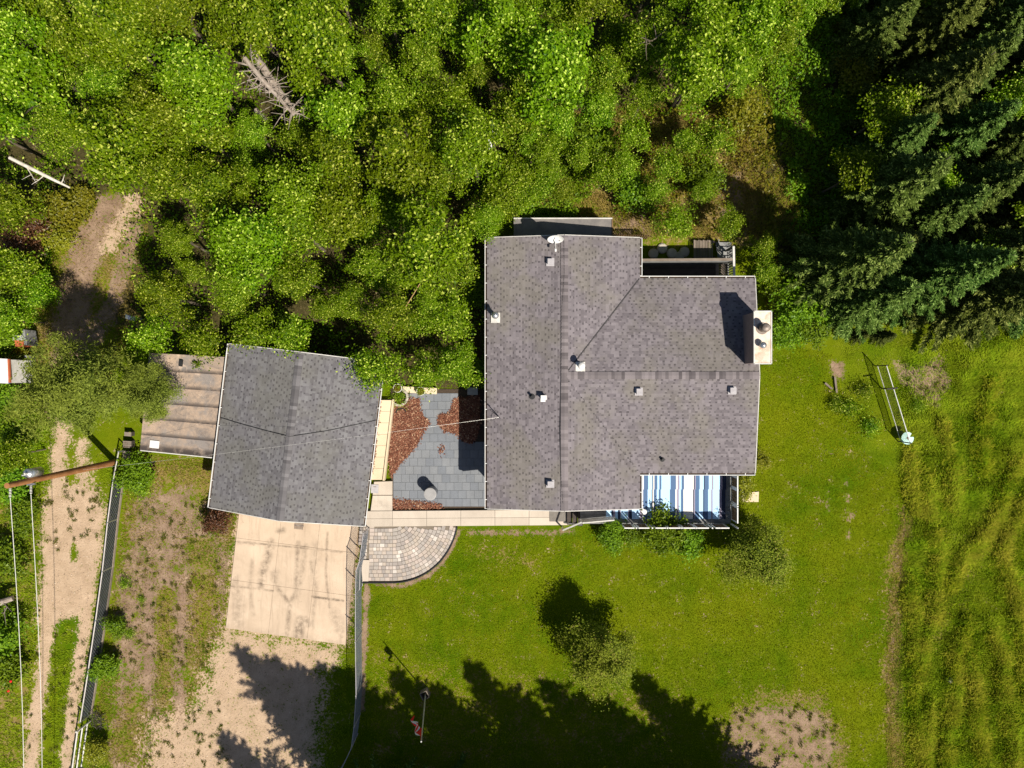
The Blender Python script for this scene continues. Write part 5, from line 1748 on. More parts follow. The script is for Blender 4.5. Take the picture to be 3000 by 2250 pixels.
o = MB().bar(W(1180, 1141, 0.1), W(1280, 1146, 0.1), 0.3, 0.12).build("kerb_stone", M["ledge"]); tag(o, "pale concrete kerb at the head of the courtyard between the pots", "kerb")

# --------------------------------- flagpole
fb = W(1247, 2027); ft = W(1234, 2172, 4.5)
fl = thing("flagpole", fb, "slim flagpole rising from a square timber box on the lawn", "flagpole")
MB().tube([fb, ft], [0.035, 0.022], 10).build("pole", nmat("pale_pole", (0.42, 0.40, 0.33), (0.52, 0.50, 0.42), 5, 0.6), fl)
MB().lathe((ft.x, ft.y, ft.z), [(0.001, -.03), (0.035, 0.0), (0.025, 0.04), (0.001, 0.05)], 12).build("finial", M["white"], fl)
for i in range(4):
    a = R(28 + 90 * i)
    c = fb + Vector((0.17 * math.cos(a), 0.17 * math.sin(a), 0.22))
    MB().box(c, (0.03, 0.36, 0.44), a).build("box_board", M["wood"], fl)
flag = thing("flag", ft, "limp red and white flag with a maple leaf hanging from the flagpole", "flag")
nx, ny = 44, 26
pd = (fb - ft).normalized()
rows_v, mi = [], []
for j in range(ny + 1):
    for i in range(nx + 1):
        s_, t_ = i / nx, j / ny
        hang = pd * (t_ * 1.0) + Vector((0, 0, -1)) * (1.2 * s_ * (1 - 0.2 * t_))
        side = Vector((-0.62, 0.10, 0)) * (s_ ** 0.55) * (0.55 + 0.45 * t_)
        fold = Vector((0.9, 0.35, 0)) * (0.13 * math.sin(s_ * 10 + t_ * 4) * min(1, s_ * 4))
        rows_v.append(ft + Vector((0, 0, -0.08)) + hang + side + fold)
LEAF = [(0.5, 0.06), (0.56, 0.2), (0.64, 0.16), (0.62, 0.38), (0.72, 0.3), (0.74, 0.4), (0.84, 0.42), (0.78, 0.54), (0.82, 0.58), (0.64, 0.74), (0.66, 0.8), (0.52, 0.77), (0.52, 0.95),
        (0.48, 0.95), (0.48, 0.77), (0.34, 0.8), (0.36, 0.74), (0.18, 0.58), (0.22, 0.54), (0.16, 0.42), (0.26, 0.4), (0.28, 0.3), (0.38, 0.38), (0.36, 0.16), (0.44, 0.2)]
mb = MB()
fs = []
for j in range(ny):
    for i in range(nx):
        s_, t_ = (i + .5) / nx, (j + .5) / ny
        red = s_ < 0.25 or s_ > 0.75 or bool(in_poly(np.array([(s_ - 0.25) * 2]), np.array([t_]), LEAF)[0])
        fs.append(((j * (nx + 1) + i, (j + 1) * (nx + 1) + i, (j + 1) * (nx + 1) + i + 1, j * (nx + 1) + i + 1), 0 if red else 1))
mb.v = [tuple(v) for v in rows_v]; mb.f = [list(f[0]) for f in fs]; mb.m = [f[1] for f in fs]
mb.build("cloth", [M["flagred"], M["flagwhite"]], flag, True)

# --------------------------------- net in the long grass
nb0, nb1 = W(2564, 1072), W(2632, 1293)
net = thing("sports_net", (nb0 + nb1) / 2, "sagging net with white edge tapes standing in the long grass", "net")
zt = 1.05
MB().tube([(nb0.x, nb0.y, 0.22), (nb1.x, nb1.y, 0.22)], 0.018, 6).build("tape", M["white"], net)
MB().tube([(nb0.x, nb0.y, zt), (nb1.x, nb1.y, zt)], 0.022, 6).build("tape", M["white"], net)
wire_mesh([(nb0.x, nb0.y, 0), (nb1.x, nb1.y, 0)], 0.22, zt, 0.07, 0.003, "netting", M["black"], net)
for q in (nb0, nb0.lerp(nb1, 0.30), nb1): MB().cyl((q.x, q.y, -0.05), 0.028, zt + 0.15, 10).build("post", M["darkwood"], net)
q = nb0.lerp(nb1, 0.30)
MB().bar((q.x - 0.32, q.y - 0.02, zt), (q.x + 0.16, q.y + 0.03, zt + .06), 0.06, 0.05).build("cross_bar", M["darkwood"], net)
q = W(2660, 1284, 0.5)
dsk = thing("round_lid", (q.x, q.y, 0.3), "round mint green plastic seat at the lower end of the net", "lid")
m = MB(); prof = []
n = 28
pts = [(0.30 * math.cos(a), 0.30 * math.sin(a)) for a in np.linspace(R(50), R(372), 26)] + [(0.10, 0.06)]
m.prism([(q.x + x, q.y + y) for x, y in pts], 0.42, 0.47)
m.build("disc", M["mint"], dsk)
MB().cyl((q.x, q.y, 0), 0.05, 0.42, 12).build("stem", M["galv"], dsk)
MB().lathe((q.x + 0.02, q.y, 0.47), [(0.07, 0), (0.06, 0.03), (0.001, 0.035)], 14).build("hub", M["rust"], dsk)
for (a, b, lab) in (((2446, 1105), (2451, 1150), "short weathered plank lying in the grass by the brown patch"), ((2417, 1122), (2438, 1140), "thin pale stick lying on the lawn edge")):
    o = MB().bar(W(*a, 0.05), W(*b, 0.05), 0.09, 0.05).build("plank", M["wood"]); tag(o, lab, "plank")
q = W(2195, 1455)
o = MB().prism([tuple(W(x, y)[:2]) for x, y in ((2173, 1455), (2178, 1444), (2222, 1440), (2221, 1470), (2176, 1470))], -0.03, 0.06).build("paving_stone", M["ledge"]); tag(o, "pale square paving stone on the lawn beside the deck", "paving stone")
q = W(2780, 1990)
o = MB().lathe((q.x, q.y, 0.05), [(0.15, 0), (0.13, 0.12), (0.07, 0.17), (0.001, 0.18)], 9).build("rock", M["stone"]); tag(o, "pale rock half buried in the long grass", "rock")

# --------------------------------- left edge things
tr0 = W(-60, 1120)
tl = thing("trailer", tr0, "white roofed trailer with maroon edge cut by the left edge", "trailer")
ta, tb = W(-190, 1046, 2.2), W(26, 1118, 2.2)
MB().box(((ta.x + tb.x) / 2, (ta.y + tb.y) / 2, 1.3), (tb.x - ta.x - .1, ta.y - tb.y - .05, 1.7), R(-3)).build("body", M["whitep"], tl)
MB().box(((ta.x + tb.x) / 2, (ta.y + tb.y) / 2, 2.18), (tb.x - ta.x, ta.y - tb.y, 0.06), R(-3)).build("roof", M["white"], tl)
MB().bar((tb.x + .0, ta.y - .1, 2.2), (tb.x + .05, tb.y - .05, 2.2), 0.07, 0.1).build("edge_trim", M["redpaint"], tl)
MB().bar((ta.x, tb.y + .1, 2.15), (tb.x, tb.y - .05, 2.15), 0.07, 0.1).build("edge_trim", nmat("blue_trim", (0.10, 0.14, 0.35), (0.14, 0.2, 0.45), 5, 0.5), tl)
for dx in (0.4, 1.4):
    MB().tube([(tb.x - dx, tb.y + 0.1, 0.33), (tb.x - dx, tb.y + 0.3, 0.33)], 0.33, 18).build("wheel", M["black"], tl)
pd_ = thing("plank_platform", W(45, 1075), "grey plank platform beside the white trailer", "platform")
for i in range(7):
    y = 1050 + i * 6.5
    MB().bar(W(16, y, 0.4), W(74, y + 1.5, 0.4), 0.1, 0.03).build("plank", M["greywood"], pd_)
MB().bar(W(36, 1098, 0.3), W(74, 1097, 0.3), 0.08, 0.3).build("bearer", M["wood"], pd_)
MB().bar(W(22, 1072, 0.2), W(70, 1074, 0.2), 0.5, 0.3).build("frame", M["darkwood"], pd_)
po = thing("wooden_post_board", W(88, 990), "upright grey board beside the red box in the left clearing", "board")
MB().bar(W(84, 968, 0.8), W(92, 1012, 0.8), 0.13, 0.8).build("board", M["greywood"], po)
MB().bar(W(86, 1042, 0.5), W(90, 1064, 0.5), 0.13, 0.6).build("board", M["greywood"], po)
rb_ = thing("red_box", W(58, 1000), "small orange red box with a grey lid among leaves at the left edge", "box")
q = W(60, 1000, 0.7); MB().box((q.x, q.y, 0.5), (0.45, 0.5, 0.7)).build("body", M["redpaint"], rb_)
MB().box((q.x, q.y + 0.16, 0.88), (0.48, 0.25, 0.04)).build("lid", M["grey"], rb_)
ms = thing("metal_scrap", W(380, 925), "bright bent sheet of metal among the trees by the track", "metal sheet")
q = W(381, 928, 1.4)
mb = MB()
prof = [(-0.22, 0.0), (-0.08, 0.07), (0.08, 0.05), (0.22, -0.03)]
vs = []
for dy in (-0.35, 0.12):
    for x, z in prof: vs.append((q.x + x, q.y + dy * 0.4 + x * -0.3, 1.4 + z))
mb.add(vs, [(0, 1, 5, 4), (1, 2, 6, 5), (2, 3, 7, 6)])
mb.build("sheet", M["galv"], ms)
MB().cyl((q.x, q.y, 0), 0.04, 1.36, 8).build("stake", M["galv"], ms)
wp = thing("white_boards", W(1438, 375), "weathered white boards lying in a gap of the wood", "boards")
for i, (x0, y0, x1, y1) in enumerate(((1440, 352, 1444, 402), (1449, 350, 1452, 400), (1434, 400, 1438, 440))):
    MB().bar(W(x0, y0, 3.0 + .05 * i), W(x1, y1, 2.8), 0.14, 0.04).build("board", M["whitep"], wp)
for q in (W(1444, 360, 2.8), W(1446, 400, 2.7)): MB().cyl((q.x, q.y, 0), 0.05, 2.75, 7).build("prop", M["bark"], wp)


def log(name, pts, rad, mat, label, branches=0, seed=0, cat="log"):
    o = thing(name, Vector((pts[0][0], pts[0][1], 0)), label, cat)
    rg = random.Random(seed)
    MB().tube(pts, rad, 10).build("trunk", mat, o)
    mb = MB()
    P_ = [Vector(p) for p in pts]
    for i in range(branches):
        t_ = rg.uniform(0.1, 1.0) * (len(P_) - 1)
        k_ = min(int(t_), len(P_) - 2)
        s_ = P_[k_].lerp(P_[k_ + 1], t_ - k_)
        a = rg.uniform(0, 6.28); L = rg.uniform(0.4, 1.1)
        d = Vector((math.cos(a), math.sin(a), rg.uniform(-0.2, 0.6)))
        bend = Vector((-d.y, d.x, rg.uniform(-.3, .3))) * rg.uniform(-0.4, 0.4) * L
        m_ = s_ + d * L * 0.5 + bend * 0.6
        e_ = s_ + d * L + bend * 1.6
        mb.tube([s_, m_, e_], [0.028, 0.018, 0.006], 5)
        if rg.random() < 0.7:
            mb.tube([m_, m_ + Vector((d.y, -d.x, 0.2)) * L * 0.5], [0.014, 0.005], 4)
    if branches: mb.build("branches", mat, o)
    return o


log("fallen_birch", [W(28, 462, 2.6), W(100, 498, 2.5), W(160, 528, 2.3), W(205, 550, 2.1)], [0.08, 0.085, 0.07, 0.04], M["birchbark"], "pale fallen birch trunk lying across the foliage at the left edge", 3, 1)
log("fallen_tree", [W(716, 170, 5.6), W(770, 235, 5.4), W(815, 285, 5.2), W(862, 338, 5.0)], [0.10, 0.10, 0.08, 0.05], M["deadwood"], "bare dead tree lying in a gap of the wood, the branchy one", 46, 2)
log("fallen_tree", [W(732, 148, 3.4), W(768, 195, 3.4), W(805, 250, 3.2), W(870, 335, 3.0)], [0.19, 0.18, 0.15, 0.1], M["deadwood"], "thick pale dead trunk lying in a gap of the wood behind the branchy one", 6, 3)
log("fallen_log", [W(748, 322, 2.4), W(778, 352, 2.4)], [0.12, 0.11], M["deadwood"], "short broken log below the bare dead tree", 2, 4)
log("fallen_log", [W(-40, 1774, 0.9), W(5, 1764, 0.9), W(38, 1752, 0.8)], [0.17, 0.16, 0.12], M["deadwood"], "thick grey log poking out of the bushes at the lower left edge", 2, 5)
for i, (px, py) in enumerate(((1070, 395), (1880, 110))):
    q = W(px, py, 5.6)
    log("bare_branch", [q, q + Vector((0.4, 0.2 * (-1) ** i, 0.1)), q + Vector((0.7, 0.1, 0.0))], [0.018, 0.014, 0.006], M["bark"],
        ("bare grey branch in the canopy right of the dead trees", "tangle of bare grey twigs in the canopy above the house")[i], 5, 20 + i, "branch")

# --------------------------------- trees
def poisson(poly, n, rmin, excl=(), seed=1):
    rg = np.random.default_rng(seed)
    xs = [p[0] for p in poly]; ys = [p[1] for p in poly]
    out = []
    X = rg.uniform(min(xs), max(xs), n * 40); Y = rg.uniform(min(ys), max(ys), n * 40)
    ok = in_poly(X, Y, poly)
    for e_ in excl: ok &= ~in_poly(X, Y, e_)
    for x, y in zip(X[ok], Y[ok]):
        if all((x - a) ** 2 + (y - b) ** 2 > rmin * rmin for a, b in out):
            out.append((x, y))
            if len(out) >= n: break
    return out


WOOD = [(-60, -60), (2330, -60), (2290, 40), (2200, 150), (2080, 200), (1880, 225), (1700, 255), (1560, 300), (1450, 430), (1380, 540), (1310, 640), (1260, 760), (1270, 900), (1250, 1000), (1180, 1020), (1040, 950), (880, 890),
        (720, 880), (600, 900), (480, 910), (455, 800), (480, 640), (450, 520), (330, 480), (160, 500), (-60, 540)]
GAP = [[(780, 40), (596, 185), (800, 440), (984, 295)], [(-20, 380), (60, 370), (250, 470), (250, 620), (130, 600), (-20, 520)], [(1385, 310), (1500, 310), (1490, 480), (1385, 480)]]


def wood_zone(x, y):
    if y > 760: return "along the north side of the garage" if x < 1130 else "between the garage and the house"
    if x < 420: return "in the upper left corner above the fallen birch" if y < 330 else "left of the sandy clearing"
    if 560 < x < 1020 and y < 460: return "around the gap with the dead trees"
    if x < 560: return "between the clearing and the dead trees"
    if x > 1900: return "at the wood's right end beside the spruces"
    if x > 1500: return "along the top edge straight above the house"
    if y < 380: return "at the top edge right of the dead trees"
    return "in the middle of the wood above the garage" if x < 1130 else "in the wood beside the house's upper left corner"


ORD = ["leftmost", "second from left", "third from left", "fourth from left", "fifth from left", "sixth from left", "seventh from left", "eighth from left", "ninth from left", "tenth from left", "eleventh from left", "twelfth from left", "thirteenth from left", "fourteenth from left", "fifteenth from left", "sixteenth from left"]


def ranked(pts, zone):
    """(point, zone, rank word) with the points of each zone counted from the left"""
    zs = {}
    for p_ in pts: zs.setdefault(zone(*p_[:2]), []).append(p_)
    for z_, l_ in zs.items():
        for i_, p_ in enumerate(sorted(l_)): yield p_, z_, (ORD[min(i_, 15)] if len(l_) > 1 else "")


def join_label(a_, z_, r_): return a_ + " " + z_ + (", " + r_ if r_ else "")


for (x, y), zn, rk in ranked(poisson(WOOD, 190, 121, GAP, 5), wood_zone):
    h = random.uniform(4.6, 8.8) if y < 700 else random.uniform(4.2, 6.2)
    tree("poplar", "poplar_tree", at_top(x, y, h - 1.8), join_label("green poplar crown", zn, rk), "tree", "poplars " + zn, h=h)
for (x, y), zn, rk in ranked(poisson(WOOD, 50, 150, GAP, 8), wood_zone):
    tree("sapling", "sapling", at_top(x, y, 2.2), join_label("low sapling under poplars", zn, rk), "tree", "saplings " + zn, h=random.uniform(2.6, 3.8))
# single trees that stand out
for (x, y, h, lab, kd) in ((1330, 1070, 4.6, "poplar overhanging the head of the courtyard", "poplar"), (1250, 1090, 3.6, "leafy sapling behind the courtyard pots", "sapling"), (1090, 1075, 4.4, "poplar overhanging the north east corner of the garage roof", "sapling"),
                           (860, 985, 4.2, "sapling brushing the north edge of the garage roof", "sapling"), (1430, 640, 4.2, "poplar overhanging the north west corner of the house roof", "poplar"), (1340, 790, 3.6, "sapling in the narrow gap west of the house", "sapling"),
                           (740, 975, 4.0, "sapling north of the garage near its west corner", "sapling"), (1330, 930, 4.2, "small sapling in the shade along the west wall of the house", "sapling"),
                           (1985, 650, 3.4, "young poplar leaning over the back deck", "sapling"), (2145, 655, 2.8, "young poplar at the corner of the back deck", "sapling"), (2095, 400, 3.6, "sunlit young poplar at the edge of the shaded clearing", "sapling"),
                           (1950, 480, 3.2, "young poplar in the middle of the dry clearing", "sapling"), (1770, 510, 3.2, "young poplar at the west side of the dry clearing", "sapling"), (1600, 440, 4.4, "leafy poplar above the porch roof", "poplar"),
                           (1850, 390, 3.4, "young poplar at the north side of the dry clearing", "sapling"), (1530, 570, 3.0, "sapling beside the porch roof's shadow", "sapling"), (1650, 560, 2.4, "low sapling just north of the porch roof", "sapling"),
                           (2240, 790, 2.4, "small leafy tree at the north east corner of the house wing", "sapling"), (2240, 725, 2.4, "small leafy tree east of the back deck", "sapling"),
                           (430, 985, 3.8, "sapling behind the lean-to", "sapling"), (600, 1000, 3.8, "sapling at the north edge of the lean-to roof", "sapling"), (40, 600, 4.0, "dark leafy tree on the left edge above the clearing", "sapling"),
                           (30, 780, 4.2, "leafy tree on the left edge beside the clearing", "sapling"), (110, 860, 3.4, "leafy sapling left of the clearing shadow", "sapling"), (20, 930, 3.6, "leafy tree at the left edge above the red box", "sapling"),
                           (30, 1330, 3.4, "dark leafy tree at the left edge beside the pole top", "sapling")):
    tree(kd, "leafy_tree" if kd == "poplar" else "young_tree", at_top(x, y, h * 0.72), lab, "tree", h=h)
for (x, y, h, kd, lab) in ((2335, 20, 5.4, "poplar", "poplar at the wood's upper right tip beside the dark spruces"), (2270, 110, 5.0, "poplar", "second poplar from the wood's upper right tip"), (2170, 200, 4.6, "poplar", "third poplar from the wood's upper right tip"), (2020, 240, 4.6, "poplar", "poplar at the upper rim of the dry clearing, right"),
                           (1890, 270, 4.4, "poplar", "poplar at the upper rim of the dry clearing, middle"), (1750, 310, 4.4, "poplar", "poplar at the upper rim of the dry clearing, left"), (1640, 350, 4.4, "poplar", "poplar left of the dry clearing, upper"), (1560, 420, 4.2, "poplar", "poplar left of the dry clearing, middle"),
                           (1510, 510, 3.6, "sapling", "sapling between the wood and the porch roof's left end"), (1600, 530, 2.8, "sapling", "sapling straight above the porch roof"), (1690, 450, 3.0, "sapling", "sapling left of the dry clearing, lower"), (1830, 480, 2.6, "sapling", "small sapling inside the dry clearing, left"),
                           (2010, 420, 3.0, "sapling", "small sapling inside the dry clearing, right"), (1920, 560, 2.6, "sapling", "small sapling above the back deck's left end"), (2060, 560, 2.2, "sapling", "smallest sapling above the back deck"), (1455, 590, 3.4, "sapling", "sapling above the house roof's upper left corner")):
    tree(kd, "leafy_tree" if kd == "poplar" else "young_tree", at_top(x, y, h * 0.72), lab, "tree", h=h)
# trees and shrubs of the garden
o = tree("olive", "crab_apple_tree", at_top(2210, 1628, 1.8), "rounded olive green tree on the lawn near the deck corner", "tree", h=3.2, var=0)
o = tree("olive", "crab_apple_tree", at_top(1762, 1925, 2.0), "rounded olive green tree standing alone in the middle of the lawn", "tree", h=3.4, var=1)
for (x, y, s, kd, lab) in ((1790, 1562, 0.95, "shrub", "lush green shrub below the deck railing, nearest the steps"), (1850, 1568, 0.7, "shrub", "small lush shrub between the two large ones below the deck"), (1948, 1560, 1.35, "shrub", "largest lush shrub below the middle of the deck railing"),
                           (2015, 1582, 1.1, "shrub", "bright lush shrub below the right half of the deck railing"), (1950, 1538, 0.6, "shrub", "shrub branch reaching over the deck railing"),
                           (2224, 1345, 0.75, "yellow_shrub", "yellow green shrub against the east wall of the house"), (2175, 1425, 0.9, "yellow_shrub", "yellow green shrub between deck and lawn"), (2190, 1395, 0.7, "weed", "brownish weed patch by the deck's east railing"),
                           (2330, 900, 1.6, "shrub", "large shrub beside the chimney"), (2300, 970, 1.1, "shrub", "low shrub at the foot of the chimney"), (2380, 960, 1.2, "shrub", "shrub between chimney and spruces"), (2290, 850, 1.2, "shrub", "shrub north of the chimney"),
                           (400, 1390, 1.1, "shrub", "green shrub below the lean-to's south edge"), (405, 1440, 0.8, "weed", "weedy clump beside the dark fence below the lean-to"), (650, 1515, 0.85, "rusty_shrub", "reddish leaved shrub at the garage's south west corner"),
                           (625, 1530, 0.6, "shrub", "small green shrub by the garage's south west corner"), (345, 1835, 0.7, "shrub", "green shrub by the dark fence, upper of two"), (310, 1950, 0.9, "shrub", "green shrub by the dark fence, lower of two"),
                           (375, 1860, 0.5, "weed", "weed clump on the dirt beside the fence shrubs"), (285, 2200, 0.9, "yellow_shrub", "bright shrub at the lower end of the track fence"), (360, 1710, 0.6, "weed", "dark weed clump in the brown patch by the fence"),
                           (100, 660, 1.3, "rusty_shrub", "rust brown shrub at the left of the clearing, upper"), (70, 720, 1.1, "rusty_shrub", "rust brown shrub at the left of the clearing, lower"), (195, 620, 1.5, "yellow_shrub", "bright yellow green brush beside the sandy clearing"),
                           (170, 690, 1.2, "yellow_shrub", "bright brush left of the clearing, second clump"), (240, 590, 1.1, "yellow_shrub", "bright brush above the sandy clearing"), (80, 820, 1.4, "shrub", "green bush at the left of the clearing shadow"),
                           (10, 1000, 1.2, "shrub", "bush around the red box at the left edge"), (60, 1045, 0.8, "yellow_shrub", "bush between red box and plank platform"), (15, 1185, 1.3, "shrub", "dark bush below the white trailer"),
                           (60, 1260, 1.3, "shrub", "dark bush beside the gravel track under the pine"), (25, 1420, 1.2, "shrub", "bush at the left edge by the pole top"), (70, 1500, 1.0, "shrub", "green bush between the wires, upper"), (60, 1560, 0.8, "weed", "green weeds between the wires"),
                           (15, 1640, 1.3, "shrub", "dark bush at the left edge above the log"), (10, 1860, 1.5, "shrub", "dark bush at the left edge below the log"), (25, 1950, 1.3, "shrub", "dark bush with red flowers at the left edge"), (60, 1790, 0.7, "weed", "weeds beside the outer wire"),
                           (410, 1760, 0.35, "weed", "tiny weed on the dirt yard"), (1500, 560, 1.5, "shrub", "dark bush between wood and porch roof"), (2060, 520, 1.2, "shrub", "low bush in the dry clearing"), (1850, 560, 1.3, "shrub", "low bush at the lower end of the dry clearing"),
                           (1730, 440, 1.6, "shrub", "bush at the upper end of the dry clearing"), (2170, 330, 1.6, "yellow_shrub", "sunlit brush below the wood's right edge"), (2520, 230, 1.3, "yellow_shrub", "sunlit brush patch among the dark spruces"), (2480, 170, 1.0, "yellow_shrub", "small sunlit bush among the dark spruces"),
                           (1405, 1090, 0.9, "shrub", "dark plant in the narrow strip west of the house, lower"), (1400, 860, 0.9, "shrub", "dark plant in the narrow strip west of the house, upper"),
                           (2540, 1140, 0.9, "weed", "weed clump left of the net"), (2500, 1200, 1.0, "weed", "weed clump between lawn and net"), (2560, 1250, 0.9, "weed", "weed clump below the net's middle"), (2460, 1180, 0.8, "weed", "weed clump at the lawn edge by the brown patch"),
                           (2700, 1190, 0.7, "weed", "weed clump below the large brown patch")):
    tree(kd, kd if kd != "weed" else "weed_clump", at_top(x, y, 0.6 * s), lab, "shrub" if kd != "weed" else "weeds", s=s)
for i, (px, py) in enumerate(((31, 1996), (24, 2024))):
    q = W(px, py, 1.5)
    o = thing("red_flower", (q.x, q.y, 1.3), ("red flower head on the left edge bush, upper", "red flower head on the left edge bush, lower")[i], "flower")
    MB().lathe((q.x, q.y, 1.45), [(0.001, 0), (0.05, 0.01), (0.07, 0.05), (0.04, 0.08), (0.001, 0.09)], 10).build("bloom", M["flagred"], o, True)
    MB().cyl((q.x, q.y, 0.9), 0.01, 0.56, 6).build("stem", M["lush"], o)
# pine over the track
tree("pine", "pine_tree", at_top(250, 1135, 4.6), "broad yellow green pine covering the track beside the lean-to", "tree", h=8.0)
tree("pine", "pine_tree", at_top(410, 1150, 3.8), "smaller yellow green pine touching the lean-to roof", "tree", h=5.2)

# spruces: the stand on the right ...
rgs = np.random.default_rng(44)
spots = []
for _ in range(4000):
    x, y = rgs.uniform(14.6, 28), rgs.uniform(1.8, 22)
    if y < 2.2 + 0.20 * (x - 14.6) or (x < 16.4 and y > 6.5) or (x - 17.2) ** 2 + (y - 14.6) ** 2 < 2.0: continue
    if all((x - a) ** 2 + (y - b) ** 2 > 1.95 ** 2 for a, b in spots): spots.append((x, y))
def stand_zone(x, y):
    return ("at the dark left side" if x < 18 else "at the right edge") + (" near the meadow" if y < 7 else (" in the middle" if y < 14 else " near the top edge"))


for (x, y), zn, rk in ranked(spots, stand_zone):
    tree("spruce", "spruce_tree", (x, y), join_label("tall dark spruce", zn, rk), "tree", "spruces " + zn, var=int(rgs.integers(0, 3)), h=rgs.uniform(5.6, 8.8))
for (x, y), zn, rk in ranked([(15.2, 9.4), (16.8, 12.2), (19.0, 9.0), (22.5, 12.8), (25.5, 9.8), (18.0, 17.6), (24.0, 18.6), (14.2, 17.8), (20.8, 5.6), (23.6, 7.2)], lambda a_, b_: "half hidden among the dark spruces"):
    tree("sapling", "understory_tree", (x, y), join_label("leafy tree", zn, rk), "tree", "leafy trees among the spruces", h=random.uniform(4.0, 5.5))
for (x, y, h, lab) in ((2460, 880, 2.6, "young spruce at the front of the stand, beside the shrubs"), (2560, 905, 3.0, "young sunlit spruce at the front of the stand"), (2660, 900, 2.8, "young spruce at the front of the stand above the brown patch"), (2590, 985, 1.8, "lowest small spruce above the net"), (2520, 985, 1.6, "small spruce left of the net"), (2750, 850, 2.8, "young spruce at the right front of the stand")):
    tree("spruce", "young_spruce", at_top(x, y, 0.6), lab, "tree", h=h, var=2)
# ... and those beyond the lower edge that throw the long shadows on lawn and drive
shx, shy = -0.68 / math.tan(R(SUN_EL)), 0.733 / math.tan(R(SUN_EL))
for (px, py, h, v), zn, rk in ranked([(702, 1898, 13.0, 1), (768, 1930, 11.5, 0), (846, 1940, 13.0, 2), (985, 1948, 13.5, 0), (640, 2155, 12.5, 2), (1138, 1975, 12.5, 1), (1240, 2015, 11.5, 2), (1346, 1950, 13.0, 0), (1604, 1985, 13.0, 2),
                       (1500, 2050, 11.5, 0), (1700, 2060, 12, 1), (1866, 1990, 13.0, 0), (1915, 2030, 12.0, 2), (1440, 2045, 11.5, 1), (1785, 2075, 11.5, 2), (912, 1966, 13.0, 1), (1060, 2060, 12.0, 2), (745, 2010, 12.0, 0)], lambda a_, b_: "whose shadow falls on the driveway" if a_ < 1050 else "whose shadow falls on the lawn"):
    q = W(px, py)
    tree("tall_spruce", "spruce_tree", (q.x - shx * h, q.y - shy * h), join_label("tall spruce beyond the lower edge", zn, rk), "tree", "spruces beyond the lower edge", var=v, h=h)


# --------------------------------- grass
def blades(name, px, py, L, w_, lean, mat, label, az=None, zoff=0.0):
    n = len(px)
    x, y = (px - 1500) * S0, (1125 - py) * S0
    z = ground_z(x, y) + zoff
    a = RNG.uniform(0, 2 * np.pi, n) if az is None else az + RNG.normal(0, 0.6, n)
    tip = np.stack([x + np.cos(a) * L * lean, y + np.sin(a) * L * lean, z + L * np.sqrt(np.maximum(0.05, 1 - lean ** 2))], 1)
    b = np.stack([-np.sin(a), np.cos(a), np.zeros(n)], 1) * (w_ / 2)[:, None]
    base_ = np.stack([x, y, z], 1)
    mid = base_ * 0.45 + tip * 0.55 + np.array([0, 0, 1.0]) * (L * 0.10)[:, None]
    v = np.stack([base_ - b, base_ + b, mid + b * 0.8, mid - b * 0.8, tip], 1).reshape(-1, 3)
    i0 = np.arange(n) * 5
    f = np.concatenate([np.stack([i0, i0 + 1, i0 + 2, i0 + 3], 1)])
    f2 = np.stack([i0 + 3, i0 + 2, i0 + 4], 1)
    me = bpy.data.meshes.new(name)
    m = len(f)
    me.vertices.add(len(v)); me.vertices.foreach_set("co", v.astype(np.float32).ravel())
    loops = np.concatenate([f.ravel(), f2.ravel()]).astype(np.int32)
    me.loops.add(len(loops)); me.loops.foreach_set("vertex_index", loops)
    me.polygons.add(2 * m)
    me.polygons.foreach_set("loop_start", np.concatenate([np.arange(m) * 4, m * 4 + np.arange(m) * 3]).astype(np.int32))
    me.polygons.foreach_set("loop_total", np.concatenate([np.full(m, 4), np.full(m, 3)]).astype(np.int32))
    me.materials.append(mat)
    me.update(calc_edges=True)
    return tag(link(name, me), label, "grass", kind="stuff")


def scatter(poly, n):
    xs = [p[0] for p in poly]; ys = [p[1] for p in poly]
    px, py = RNG.uniform(min(xs), max(xs), n), RNG.uniform(min(ys), max(ys), n)
    ok = in_poly(px, py, poly)
    return px[ok], py[ok]


BUILT = [[(1040, 1500), (1345, 1500), (1345, 1560), (1300, 1650), (1200, 1710), (1050, 1712)], [(1340, 1480), (1700, 1480), (1700, 1548), (1340, 1548)], [(700, 1478), (1055, 1520), (1012, 1890), (661, 1840)]]


def not_built(px, py):
    ok = np.ones(px.shape, bool)
    for p_ in BUILT: ok &= ~in_poly(px, py, p_)
    return ok


# mown lawn
px, py = scatter(LAWN, 420000)
d_, di, sa, fo = masks(px, py)
ok = (RNG.random(len(px)) > 1.5 * np.maximum(di, sa)) & not_built(px, py)
px, py = px[ok], py[ok]
n = len(px)
blades("lawn_grass", px, py, RNG.uniform(0.03, 0.075, n), RNG.uniform(0.012, 0.026, n), RNG.uniform(0.3, 0.9, n), M["lawngrass"], "short mown grass of the lawn")
